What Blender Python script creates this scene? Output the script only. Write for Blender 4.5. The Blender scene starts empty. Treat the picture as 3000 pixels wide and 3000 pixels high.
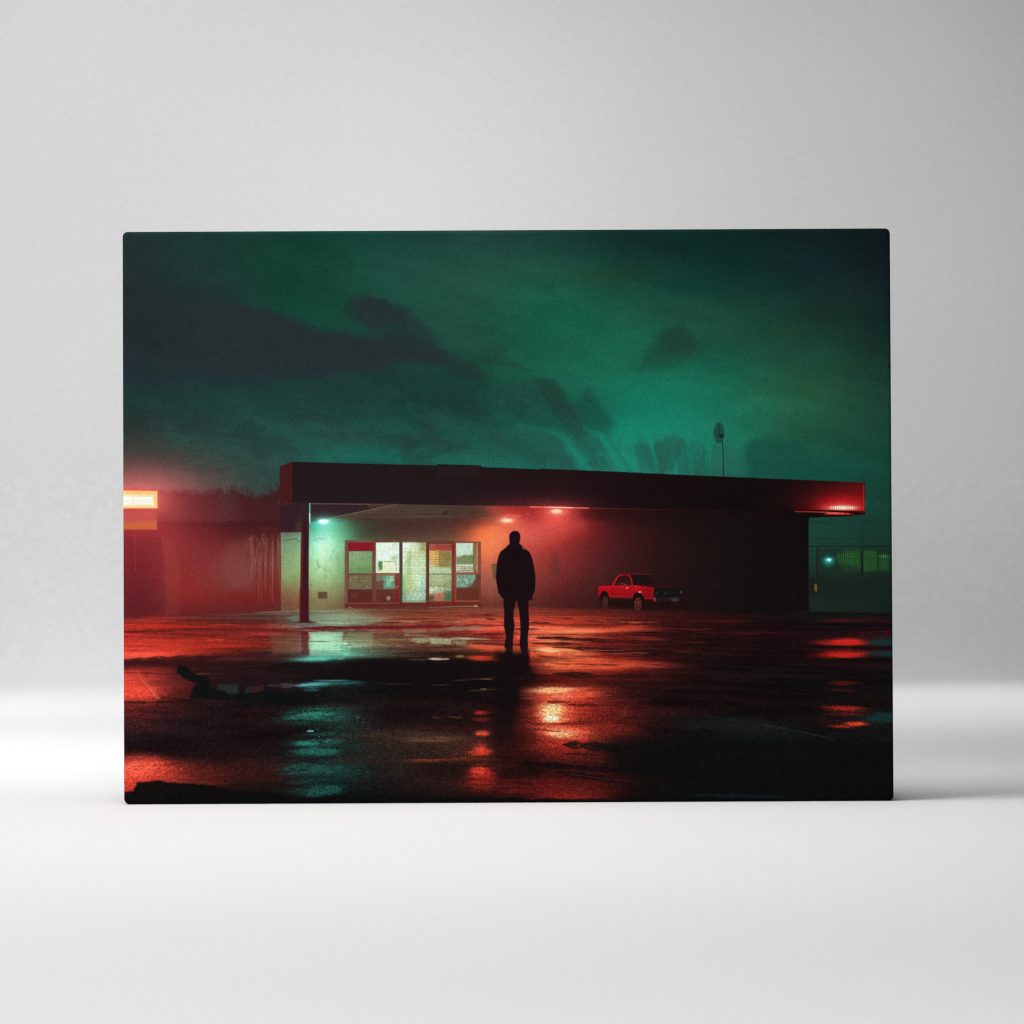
import bpy, math
scene = bpy.context.scene
C = scene.collection

# ---------------------------------------------------------------- camera
PX = .805/1449            # metres per unit of the print's raster
cam_d = bpy.data.cameras.new('camera'); cam = bpy.data.objects.new('camera', cam_d); C.objects.link(cam)
cam_d.dof.use_dof = True; cam_d.dof.focus_distance = 3.0; cam_d.dof.aperture_fstop = 9
cam_d.sensor_width = 36; cam_d.lens = 100.6; cam_d.clip_start = .05; cam_d.clip_end = 100

PITCH = math.radians(.79); ROLL = math.radians(-.27)
cam.location = (.0047, -3.0, .3046-3.0*math.tan(PITCH))
from mathutils import Euler, Matrix, Vector
cam.rotation_euler = (Matrix.Rotation(math.pi/2+PITCH, 4, 'X') @ Matrix.Rotation(ROLL, 4, 'Z')).to_euler()
scene.camera = cam

# ---------------------------------------------------------------- light: a studio, soft lamp on the left; the rest are added fills and spots
w = bpy.data.worlds.new('World'); scene.world = w; w.use_nodes = True
w.node_tree.nodes['Background'].inputs['Color'].default_value = (1, 1, 1, 1)
w.node_tree.nodes['Background'].inputs['Strength'].default_value = 0
def area(name, loc, at, sx, sy, power):
    d = bpy.data.lights.new(name, 'AREA'); d.shape = 'RECTANGLE'; d.size = sx; d.size_y = sy; d.energy = power; d.color = (1, 1, 1)
    o = bpy.data.objects.new(name, d); C.objects.link(o); o.location = loc
    o.rotation_euler = (Vector(at)-Vector(loc)).to_track_quat('-Z', 'Y').to_euler()
    return o
def spot(name, loc, at, ang, power, size=.3):
    d = bpy.data.lights.new(name, 'SPOT'); d.spot_size = math.radians(ang); d.spot_blend = 1; d.shadow_soft_size = size; d.energy = power
    o = bpy.data.objects.new(name, d); C.objects.link(o); o.location = loc
    o.rotation_euler = (Vector(at)-Vector(loc)).to_track_quat('-Z', 'Y').to_euler()
    return o
area('left_softbox', (-1.6, -.6, 2.8), (-.4, -.2, 0), 1.4, 1.4, 76)
area('low_front_fill', (0, -3.25, .72), (0, 0, .25), 1.4, .8, 47)  # added fill, out of view, evens the light across the canvas front
spot('left_floor_spot', (-1.5, 0, 2.6), (-.62, 1.35, 0), 52, 212)  # floor spots from here on are added, powers fitted to the floor tones
spot('right_floor_spot', (.9, 2.1, 2.4), (.9, 1.9, 0), 50, 91)
spot('front_floor_spot', (0, -.6, 2.8), (0, -.3, 0), 40, 69, .4)
spot('mid_floor_spot', (0, 0, 2.8), (0, .2, 0), 50, 46, .4)
spot('right_back_spot', (.9, 2.4, 2.2), (.9, 2.45, 0), 44, 20)  # back spots, added to brighten the floor near the cove
spot('left_back_spot', (-1, 2.3, 2.3), (-1, 2.35, 0), 56, 84)
spot('left_wall_spot', (-1.5, .3, 2.6), (-.8, 3.3, .95), 44, 146)  # wall spots, added to shape the brightness falloff across the wall
spot('middle_wall_spot', (.2, .1, 2.6), (.42, 3.3, .7), 40, 92)
scene.view_settings.view_transform = 'Standard'; scene.view_settings.look = 'None'
scene.view_settings.exposure = 0; scene.view_settings.gamma = 1; scene.view_settings.use_curve_mapping = False
scene.render.engine = 'CYCLES'
scene.cycles.use_denoising = True; scene.cycles.filter_width = 1.2
scene.cycles.max_bounces = 6

# ---------------------------------------------------------------- materials
def principled(name, rough, spec):
    m = bpy.data.materials.new(name); m.use_nodes = True; nt = m.node_tree
    b = nt.nodes['Principled BSDF']; b.inputs['Roughness'].default_value = rough; b.inputs['Specular IOR Level'].default_value = spec
    return m, nt, b
def paper(name, val, scale=330, amp=.26):
    """matt white seamless paper with a fine grain"""
    m, nt, b = principled(name, .9, .1); N, L = nt.nodes, nt.links
    tc = N.new('ShaderNodeTexCoord')
    n1 = N.new('ShaderNodeTexNoise'); n1.inputs['Scale'].default_value = scale; n1.inputs['Detail'].default_value = 1
    n2 = N.new('ShaderNodeTexNoise'); n2.inputs['Scale'].default_value = 3; n2.inputs['Detail'].default_value = 2
    L.new(tc.outputs['Object'], n1.inputs['Vector']); L.new(tc.outputs['Object'], n2.inputs['Vector'])
    mx = N.new('ShaderNodeMath'); mx.operation = 'MULTIPLY_ADD'; mx.inputs[1].default_value = amp; mx.inputs[2].default_value = val-.015-amp/2
    L.new(n1.outputs['Fac'], mx.inputs[0])
    m2 = N.new('ShaderNodeMath'); m2.operation = 'MULTIPLY_ADD'; m2.inputs[1].default_value = .03; L.new(n2.outputs['Fac'], m2.inputs[0]); L.new(mx.outputs[0], m2.inputs[2])
    cb = N.new('ShaderNodeCombineColor')
    for i in range(3): L.new(m2.outputs[0], cb.inputs[i])
    L.new(cb.outputs[0], b.inputs['Base Color'])
    bp = N.new('ShaderNodeBump'); bp.inputs['Strength'].default_value = .25; bp.inputs['Distance'].default_value = .0006
    L.new(n1.outputs['Fac'], bp.inputs['Height']); L.new(bp.outputs[0], b.inputs['Normal'])
    return m

def mesh_obj(name, verts, faces, mat, parent=None, smooth=True, uv=None):
    me = bpy.data.meshes.new(name); me.from_pydata(verts, [], faces); me.materials.append(mat)
    if smooth: me.polygons.foreach_set('use_smooth', [True]*len(me.polygons))
    if uv:
        ul = me.uv_layers.new(name='UVMap')
        for lp in me.loops: ul.data[lp.index].uv = uv(me.vertices[lp.vertex_index].co)
    me.update(); o = bpy.data.objects.new(name, me); C.objects.link(o)
    if parent: o.parent = parent
    return o

# ---------------------------------------------------------------- setting: floor sweeping up into a wall
WALL_Y, COVE = 3.2, .45
floor_m = paper('floor_paper', .82); wall_m = paper('wall_paint', .80, 190, .34)
def grid_sheet(xs, prof):
    v = [(x, y, z) for (y, z) in prof for x in xs]; n = len(xs)
    f = [(j*n+i, j*n+i+1, (j+1)*n+i+1, (j+1)*n+i) for j in range(len(prof)-1) for i in range(n-1)]
    return v, f
xs = [-6, -3, 0, 3, 6]
v, f = grid_sheet(xs, [(-6, 0), (-3, 0), (0, 0), (WALL_Y-COVE, 0)])
floor = mesh_obj('floor', v, f, floor_m); floor['kind'] = 'structure'
arc = [(WALL_Y-COVE+COVE*math.sin(a), COVE-COVE*math.cos(a)) for a in [math.pi/2*k/32 for k in range(33)]]
v, f = grid_sheet(xs, arc+[(WALL_Y, 2.5), (WALL_Y, 5)])
wall = mesh_obj('wall', v, f, wall_m); wall['kind'] = 'structure'

# ---------------------------------------------------------------- the printed picture
# The print is ink on cloth: its colours are worked out here, ellipse by ellipse and outline
# by outline, on a fine raster that becomes the ink colour of the canvas.
import numpy as np
PW, PH = 1449, 1081
F = np.float32
_u = (np.arange(PW, dtype=F) + .5) / PW
_v = (np.arange(PH, dtype=F) + .5) / PH
_U, _V = np.meshgrid(_u, _v)
_c = dict(tl=(232, 436), tr=(1679, 430), br=(1685, 1511), bl=(234, 1518))
def _bil(k):
    return ((1-_U)*(1-_V)*_c['tl'][k] + _U*(1-_V)*_c['tr'][k] + _U*_V*_c['br'][k] + (1-_U)*_V*_c['bl'][k]).astype(F)
X, Y = _bil(0), _bil(1)
del _U, _V
IMG = np.zeros((PH, PW, 3), F)

def _hash(ix, iy, seed):
    h = (ix.astype(np.int64)*374761393 + iy.astype(np.int64)*668265263 + seed*1442695041) & 0xffffffff
    h = ((h ^ (h >> 13)) * 1274126177) & 0xffffffff
    h = (h ^ (h >> 16)) & 0xffff
    return (h / 32767.5 - 1).astype(F)
def vnoise(x, y, seed):
    x0 = np.floor(x); y0 = np.floor(y)
    fx = x - x0; fy = y - y0
    fx = fx*fx*(3-2*fx); fy = fy*fy*(3-2*fy)
    a = _hash(x0, y0, seed); b = _hash(x0+1, y0, seed); c = _hash(x0, y0+1, seed); d = _hash(x0+1, y0+1, seed)
    return (a + (b-a)*fx)*(1-fy) + (c + (d-c)*fx)*fy
def fbm(x, y, seed, octs=4, gain=.5):
    s = 0; a = 1; t = 0
    for o in range(octs):
        s = s + a*vnoise(x*(2**o) + 17.3*o, y*(2**o) - 9.1*o, seed+o); t += a; a *= gain
    return s/t
def ss(a, b, t):
    t = np.clip((t-a)/(b-a), 0, 1); return t*t*(3-2*t)
def box(x0, y0, x1, y1, m=4):
    c0 = int(max(0, x0-232-m-8)); c1 = int(min(PW, x1-232+m+8)); r0 = int(max(0, y0-430-m-8)); r1 = int(min(PH, y1-430+m+8))
    return slice(r0, max(r0, r1)), slice(c0, max(c0, c1))
def sdf(pts, x, y):
    """signed distance to a closed outline, negative inside"""
    n = len(pts); d = np.full(x.shape, 1e9, F); ins = np.zeros(x.shape, bool)
    for i in range(n):
        ax, ay = pts[i]; bx, by = pts[(i+1) % n]
        ex, ey = bx-ax, by-ay; L = ex*ex+ey*ey
        if L < 1e-9: continue
        wx, wy = x-ax, y-ay
        t = np.clip((wx*ex+wy*ey)/L, 0, 1)
        d = np.minimum(d, (wx-ex*t)**2 + (wy-ey*t)**2)
        if ay != by:
            c = ((ay > y) != (by > y)) & (x < ex*(y-ay)/ey + ax)
            ins ^= c
    d = np.sqrt(d)
    return np.where(ins, -d, d)
def col(c):
    return np.array(c, F)/255 if not callable(c) else c
def put(S, m, c, a=1.0):
    m = (m*a)[..., None]
    IMG[S] = IMG[S]*(1-m) + col(c)*m
def poly(pts, c, blur=.7, a=1.0, warp=0, wf=.03, seed=5, wfy=None, tex=None):
    xs = [p[0] for p in pts]; ys = [p[1] for p in pts]
    S = box(min(xs), min(ys), max(xs), max(ys), blur*2+warp*1.5+3)
    x, y = X[S], Y[S]
    if x.size == 0: return
    if warp:
        wfy = wfy or wf
        x2 = x + warp*fbm(x*wf, y*wfy, seed, 4); y2 = y + warp*fbm(x*wf, y*wfy, seed+50, 4)
    else: x2, y2 = x, y
    d = sdf(pts, x2, y2)
    m = 1-ss(-blur, blur, d)
    if tex is not None: m = m*tex(x, y)
    put(S, m, c, a)
def rect(x0, y0, x1, y1, c, blur=.7, a=1.0, **k):
    poly([(x0, y0), (x1, y0), (x1, y1), (x0, y1)], c, blur, a, **k)
def line(pts, w, c, a=1.0, blur=.6):
    xs = [p[0] for p in pts]; ys = [p[1] for p in pts]
    S = box(min(xs), min(ys), max(xs), max(ys), w+4); x, y = X[S], Y[S]
    if x.size == 0: return
    d = np.full(x.shape, 1e9, F)
    for (ax, ay), (bx, by) in zip(pts, pts[1:]):
        ex, ey = bx-ax, by-ay; L = ex*ex+ey*ey+1e-9
        t = np.clip(((x-ax)*ex+(y-ay)*ey)/L, 0, 1)
        d = np.minimum(d, np.hypot(x-ax-ex*t, y-ay-ey*t))
    put(S, 1-ss(w/2-blur, w/2+blur, d), c, a)
def glow(cx, cy, rx, ry, c, a=1.0, p=1.0, screen=True, clip=None, rot=0):
    R = 3.2 if p >= 1 else 6
    mr = max(rx, ry) if rot else 0
    S = box(cx-max(rx, mr)*R, cy-max(ry, mr)*R, cx+max(rx, mr)*R, cy+max(ry, mr)*R); x, y = X[S]-cx, Y[S]-cy
    if x.size == 0: return
    if rot:
        cs, sn = np.cos(rot), np.sin(rot); x, y = x*cs+y*sn, -x*sn+y*cs
    r2 = (x/rx)**2 + (y/ry)**2
    m = np.exp(-r2**p)*a
    m = m*(1-ss((R*.8)**2, R**2, r2))
    if clip is not None: m = m*clip(X[S], Y[S])
    m = m[..., None]
    if screen: IMG[S] = 1-(1-IMG[S])*(1-col(c)*m)
    else: IMG[S] = IMG[S]*(1-m)+col(c)*m
def grid(xs, ys, rows, S, sm=True):
    """smooth field through a coarse table of colours"""
    x, y = X[S], Y[S]
    T = np.array(rows, F)/255
    def pos(v, g):
        g = np.array(g, F); i = np.clip(np.searchsorted(g, v)-1, 0, len(g)-2)
        t = np.clip((v-g[i])/(g[i+1]-g[i]), 0, 1); return i, t
    ix, tx = pos(x, xs); iy, ty = pos(y, ys)
    def cr(t):
        return (-.5*t+t*t-.5*t**3, 1-2.5*t*t+1.5*t**3, .5*t+2*t*t-1.5*t**3, -.5*t*t+.5*t**3)
    wx, wy = cr(tx), cr(ty)
    out = 0
    for j in range(4):
        jj = np.clip(iy+j-1, 0, len(ys)-1); r = 0
        for i in range(4):
            ii = np.clip(ix+i-1, 0, len(xs)-1)
            r = r + T[jj, ii]*wx[i][..., None]
        out = out + r*wy[j][..., None]
    return np.clip(out, 0, 1)
def crop(x0, y0, s):
    return lambda x, y: ((x0+x/s)/1.5528, (y0+y/s)/1.5528)
def mp(f, pts): return [f(*p) for p in pts]
def lum(S, k): IMG[S] = np.clip(IMG[S]*(1+k[..., None]), 0, 1)
FULL = (slice(0, PH), slice(0, PW))

# --- night sky
sx = [232, 400, 560, 720, 880, 1040, 1200, 1360, 1520, 1685]
sy = [430, 520, 600, 680, 760, 840, 900, 980, 1160]
sky = [
 [(34,50,51),(27,58,51),(18,60,48),(22,62,52),(27,60,53),(24,52,47),(17,44,41),(14,42,38),(17,34,35),(14,24,26)],
 [(36,47,50),(32,58,54),(18,64,50),(27,72,60),(33,78,65),(29,82,66),(20,62,51),(16,52,45),(18,42,41),(17,29,32)],
 [(36,45,49),(36,52,52),(20,67,53),(27,72,60),(32,80,66),(22,90,70),(24,86,68),(25,75,59),(24,56,47),(18,37,36)],
 [(34,45,49),(36,50,51),(28,58,52),(28,58,52),(28,74,61),(24,92,70),(28,102,78),(22,88,68),(29,78,59),(24,50,43)],
 [(30,54,51),(30,60,54),(30,62,56),(26,60,54),(25,68,57),(24,88,69),(22,114,90),(28,112,86),(34,94,68),(26,64,52)],
 [(38,50,47),(34,66,60),(34,80,71),(30,82,70),(30,84,71),(30,98,82),(26,126,106),(28,118,92),(26,90,70),(22,66,54)],
 [(52,56,52),(48,66,60),(38,80,72),(30,84,73),(34,92,80),(28,106,92),(34,122,106),(30,106,90),(20,84,68),(22,66,54)],
 [(60,50,48),(52,50,50),(44,60,58),(34,70,64),(34,80,72),(28,90,80),(30,90,80),(28,80,68),(28,72,60),(24,60,50)],
 [(60,30,30),(52,30,30),(44,30,30),(34,40,34),(34,40,32),(28,30,30),(30,30,30),(28,30,28),(30,38,32),(24,34,28)]]
IMG[:] = grid(sx, sy, sky, FULL)
IMG *= (1-.09*ss(700, 300, X)*ss(760, 560, Y))[..., None]
n = fbm(X/150, Y/70, 11, 5); m2 = fbm(X/60+.3*n, Y/26, 21, 4)
S = (slice(0, 560), slice(0, PW))
wsp2 = fbm(X/130+.8*m2, (Y-.22*X)/26+.9*n, 29, 5)
lum(S, (.08*n+.06*m2+.08*wsp2)[S])
def cloud(pts, c, blur, a, warp=10, wf=.02, seed=1, fade=None, wfy=None):
    poly(pts, c, blur, a, warp=warp, wf=wf, wfy=wfy, seed=seed, tex=fade)
# olive tint of the thin high cloud on the right
for cx, cy, rx, ry, a in [(1140,520,80,22,.35),(1260,590,110,26,.3),(1380,640,120,30,.3),(1520,720,120,40,.3),(1600,800,90,60,.25),(1490,840,60,50,.25),(1620,560,60,40,.2)]:
    glow(cx, cy, rx, ry, (40,66,46), a, screen=False)
# long dark bank from the left edge, its upper rim falling to the right
cloud([(200,560),(330,555),(420,562),(469,577),(551,607),(617,626),(668,636),(760,628),(800,650),(838,672),(830,690),(760,684),(700,692),(600,712),(500,716),(300,704),(200,700)], (36,45,49), 13, .85, 16, .02, 31, lambda x, y: .35+.65*ss(300, 470, x))
cloud([(440,568),(500,588),(560,610),(640,630),(700,640),(720,670),(560,690),(430,660)], (37,43,48), 6, .45, 8, .03, 32, lambda x, y: ss(430, 500, x)*(1-ss(640, 670, y)))
# its rolling head and the arm that trails away to the lower right
cloud([(655,575),(668,563),(692,559),(730,566),(764,580),(796,610),(838,660),(893,690),(918,712),(900,726),(850,704),(800,668),(740,640),(690,620),(660,600)], (33,52,49), 10, .8, 12, .03, 33)
cloud([(667,572),(692,561),(730,570),(762,586),(768,604),(740,612),(700,610),(672,596)], (36,46,48), 9, .7, 6, .04, 34)
cloud([(604,603),(640,588),(668,578),(676,596),(640,606)], (20,60,48), 8, .5, 5, .03, 36)
cloud([(700,640),(780,640),(840,670),(790,690),(700,700),(640,690)], (38,46,49), 12, .5, 8, .03, 55)
cloud([(700,700),(800,688),(890,700),(960,745),(1000,790),(900,790),(800,760),(700,740)], (22,58,49), 18, .55, 14, .015, 35)
cloud([(740,688),(790,682),(840,700),(800,712)], (26,74,60), 12, .45, 6, .03, 56)
for (x0, y0, x1, y1, w, c, a, sd) in [(232,712,520,722,8,(28,42,58),.3,57),(500,735,960,770,14,(26,58,50),.45,37),(560,815,900,842,12,(34,62,56),.5,38),(880,800,1060,868,14,(32,70,62),.5,40),(700,770,980,800,12,(28,64,56),.4,58),
                                 (600,856,1000,886,8,(26,110,92),.5,39),(640,842,900,866,6,(30,100,86),.4,59),(480,800,760,826,9,(36,80,72),.35,60),(240,850,560,866,14,(44,66,60),.3,61)]:
    cloud([(x0,y0-w),(x1-40,y1-w),(x1,y1),(x1-40,y1+w),(x0,y0+w)], c, 11, a, 9, .014, sd, wfy=.03)
# cloud behind the man breaking into rags
cloud([(900,735),(943,719),(975,726),(994,715),(1018,714),(1046,717),(1062,736),(1080,760),(1096,744),(1112,736),(1140,766),(1162,800),(1150,824),(1100,818),(1040,808),(960,800),(905,770)], (26,74,61), 10, .72, 7, .03, 41)
cloud([(1008,715),(1046,717),(1062,738),(1084,778),(1108,818),(1094,830),(1062,796),(1040,770),(1022,742)], (32,62,54), 8, .62, 6, .04, 42)
cloud([(930,730),(975,726),(1000,724),(1020,760),(980,776),(930,766)], (32,66,58), 10, .45, 6, .04, 62)
cloud([(1104,742),(1122,748),(1150,788),(1160,812),(1140,812),(1112,776)], (22,66,54), 11, .42, 6, .04, 43)
# small cloud on the right
cloud([(1208,690),(1228,650),(1250,622),(1287,615),(1314,631),(1340,650),(1330,664),(1290,682),(1248,694)], (27,74,60), 12, .75, 10, .03, 44)
cloud([(1244,640),(1262,622),(1288,618),(1312,634),(1316,654),(1284,668),(1246,672)], (32,62,53), 11, .7, 9, .04, 45)
cloud([(1180,694),(1230,686),(1270,694),(1200,706)], (20,82,63), 8, .5, 5, .03, 46)
cloud([(1404,842),(1420,830),(1450,829),(1478,836),(1500,832),(1521,842),(1540,870),(1580,900),(1410,905)], (22,78,65), 10, .7, 5, .04, 47)
glow(1240, 770, 110, 46, (20,128,100), .5, screen=False); glow(1190, 815, 50, 30, (18,138,112), .55, screen=False); glow(1300, 800, 60, 30, (24,128,104), .4, screen=False)
# rays fanning up from far behind the roof
SR = box(940, 770, 1400, 910, 0); xr, yr = X[SR], Y[SR]
tht = np.arctan2(xr-1345, 1092-yr); rr = np.hypot(xr-1345, 1092-yr)
bend = .0006*(rr-200)
sk = fbm((tht-bend)*15, rr*.006, 171, 3, .6)+.25*fbm((tht-bend)*48, rr*.01, 175, 2)
msk = ss(800, 862, yr+ (1100-xr)*.12*(xr < 1100))*ss(975, 1060, xr)*(1-.75*ss(1320, 1372, xr))
for sgn, c, a in ((1, (30,136,113), 1.5), (-1, (38,84,71), 1.35)):
    put(SR, np.clip(sgn*sk*2.2, 0, 1)*msk, c, .62 if sgn > 0 else .55)
for pts, w0, w1, c, al in [([(975,801),(1041,815),(1080,838),(1113,890)],7,9,(28,118,98),.5), ([(1100,808),(1139,824),(1164,856),(1196,892)],6,8,(24,130,107),.55), ([(1166,818),(1192,848),(1220,890)],4,10,(38,136,116),.5),
                           ([(1062,776),(1090,812),(1112,845),(1130,888)],9,9,(38,82,68),.45), ([(1128,802),(1150,830),(1176,870),(1188,888)],5,5,(36,88,74),.4)]:
    for (p, q) in zip(pts, pts[1:]):
        dx, dy = q[0]-p[0], q[1]-p[1]; L = (dx*dx+dy*dy)**.5; nx, ny = -dy/L/2*w0, dx/L/2*w0
        poly([(p[0]+nx,p[1]+ny),(q[0]+nx,q[1]+ny),(q[0]-nx,q[1]-ny),(p[0]-nx,p[1]-ny)], c, 6, al)
cloud([(1193,840),(1206,834),(1226,840),(1236,890),(1210,890)], (36,96,82), 5, .6, 3, .06, 63)
cloud([(1236,836),(1254,826),(1275,820),(1292,834),(1284,860),(1266,892),(1244,892),(1240,860)], (38,86,72), 6, .55, 4, .06, 64)
cloud([(1288,840),(1310,834),(1334,850),(1330,892),(1292,892)], (30,102,88), 7, .5, 4, .06, 65)
cloud([(1343,842),(1400,846),(1404,905),(1344,905)], (42,98,82), 7, .45, 3, .05, 66)

wp = fbm(X/90+1.2*n, (Y-.3*X)/34+1.0*m2, 35, 5)
put(S, (ss(.05, .5, wp)*ss(1250, 900, X)*ss(560, 640, Y-.12*X+60))[S], (33,50,49), .38); put(S, (ss(.08, .5, -wp)*ss(1250, 1000, X)*ss(700, 760, Y))[S], (34,88,76), .3)
# bare trees against the sky and red haze on the left
glow(262, 935, 120, 62, (120,30,34), .55)
glow(250, 960, 190, 110, (104,22,26), .5)
P2 = crop(600, 1340, 3.865)
tops = mp(P2, [(-960,420),(-800,350),(-620,380),(-400,400),(-200,395),(0,395),(90,380),(180,395),(215,455),(250,420),(300,375),(350,375),(400,420),(480,435),(540,465),(600,470),(660,445),(720,415),(790,385),(850,350)])
poly(tops+[(535,1160),(200,1160)], (66,28,31), 9, .9, warp=8, wf=.06, seed=63, tex=lambda x, y: 1-ss(400, 470, x)*.999)
poly(tops+[(535,1160),(200,1160)], (60,27,30), 3.6, .97, warp=6, wf=.09, seed=63, tex=lambda x, y: ss(400, 470, x))
rs = np.random.RandomState(4)
for i in range(150):
    px = rs.uniform(405, 531); t = np.interp(px, [p[0] for p in tops], [p[1] for p in tops])
    h = rs.uniform(5, 17)*(1 if 420 < px < 480 or px > 505 else .5); dx = rs.uniform(-6, 6)
    line([(px, t+6), (px+dx*.5, t-h*.4), (px+dx, t-h)], rs.uniform(.7, 1.2), (60,32,34), rs.uniform(.25, .6), .7)
glow(265, 943, 95, 48, (150,40,40), .55)
glow(300, 1010, 150, 80, (74,16,18), .5)
# --- low wall on the left
SL = box(232, 985, 535, 1172, 0)
wl = grid([232,270,310,360,420,470,500,535], [975,1000,1030,1060,1100,1130,1150,1172], [
 [(118,44,46),(112,40,42),(104,38,40),(84,32,34),(62,28,30),(58,28,28),(56,28,28),(56,28,28)],
 [(130,40,42),(124,38,40),(124,42,44),(104,38,38),(80,32,34),(70,32,32),(74,34,32),(78,36,34)],
 [(124,38,42),(112,36,40),(128,48,46),(112,42,40),(100,42,40),(98,48,44),(88,38,36),(94,42,38)],
 [(112,34,38),(104,32,36),(126,46,42),(112,42,38),(108,52,46),(112,62,54),(110,50,42),(110,52,44)],
 [(100,36,38),(94,30,36),(128,48,40),(122,40,34),(112,54,46),(118,62,52),(116,40,34),(116,46,38)],
 [(96,38,38),(90,32,36),(122,46,40),(126,40,34),(112,40,34),(114,36,32),(116,40,34),(116,44,38)],
 [(96,38,38),(92,32,36),(112,42,40),(108,38,36),(104,38,36),(104,38,36),(104,42,38),(96,48,42)],
 [(100,36,36),(100,34,34),(110,40,36),(96,36,34),(92,40,38),(92,42,40),(92,46,42),(90,50,44)]], SL)
wl = wl*np.array([.92, .84, .9], F)
m = ss(978, 992, Y[SL])*(1-ss(530, 532, X[SL]))
IMG[SL] = IMG[SL]*(1-m[..., None]) + wl*m[..., None]
# blotch and drips where the plaster shows
poly(mp(P2, [(250,1000),(420,960),(520,880),(560,900),(560,1100),(540,1380),(470,1465),(330,1480),(260,1440),(200,1250)]), (112,66,56), 10, .3, warp=6, seed=70)
for i in range(190):
    cx = 462+69*rs.rand()**.7; y0 = rs.uniform(1006, 1060); y1 = y0 + rs.uniform(14, 90)*(.5+.5*(cx > 485)); w = rs.uniform(.5, 1.7)
    c = [(132,92,76), (110,34,34), (142,110,90), (92,28,30), (118,64,54)][i % 5]
    poly([(cx-w*.7, y0), (cx+w*.7, y0), (cx+w*.3, y1), (cx-w*.3, y1)], c, 1.1, rs.uniform(.2, .5), warp=1.5, wf=.06, seed=i)
poly(mp(P2, [(520,890),(552,890),(556,1180),(545,1370),(520,1390),(524,1150)]), (130,88,72), 1.8, .45, warp=1.5)
for cx in (700, 770, 845): poly(mp(P2, [(cx-12,960),(cx+12,960),(cx+6,1270),(cx-6,1270)]), (124,100,80), 1.8, .4, warp=2)
# post under the lit sign
P1 = crop(340, 1340, 3.863)
poly(mp(P1, [(80,900),(520,900),(545,1150),(560,1500),(568,1760),(80,1780)]), (88,28,33), 2.2, .55)
poly(mp(P1, [(520,900),(660,960),(740,1300),(700,1790),(575,1790),(560,1400),(545,1100)]), (120,50,42), 6, .35)
line(mp(P1, [(222,870),(222,1290)]), 1.6, (150,56,56), .45, 1)
# lit sign
glow(262, 944, 46, 22, (255,70,60), .8)
glow(262, 944, 28, 16, (255,90,70), .5)
poly(mp(P1, [(70,352),(480,376),(484,590),(70,590)]), (236,70,54), 2, .95)
poly(mp(P1, [(70,376),(475,384),(475,579),(70,579)]), (255,196,120), .8)
poly(mp(P1, [(70,420),(430,440),(440,550),(70,560)]), (255,240,196), 4.5)
rect(*P1(84,452), *P1(194,536), (255,255,246), .8); rect(*P1(212,452), *P1(418,536), (255,255,246), .8)
for k, gx in enumerate(range(110, 415, 11)):
    if 185 < gx < 218: continue
    yy = 468+(gx*7 % 23); line(mp(P1, [(gx, yy), (gx+(gx*5 % 11)-5, yy+34)]), .9, (236,226,170), .55, .6)
    if k % 3 == 0: line(mp(P1, [(gx-5, yy+14), (gx+9, yy+14)]), .9, (230,220,170), .5, .6)
poly(mp(P1, [(70,588),(466,588),(467,817),(70,817)]), (172,64,62), .8)
poly(mp(P1, [(70,735),(466,730),(467,812),(70,812)]), (184,88,46), 5)
line(mp(P1, [(80,606),(240,606)]), 1, (120,40,44), .5); line(mp(P1, [(80,812),(466,814)]), 1.2, (190,100,50), .6)
glow(264, 944, 100, 48, (200,60,50), .26); glow(300, 1050, 150, 95, (124,26,32), .34); glow(420, 1080, 110, 70, (90,26,28), .25); glow(275, 985, 70, 60, (190,50,40), .2)

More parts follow.
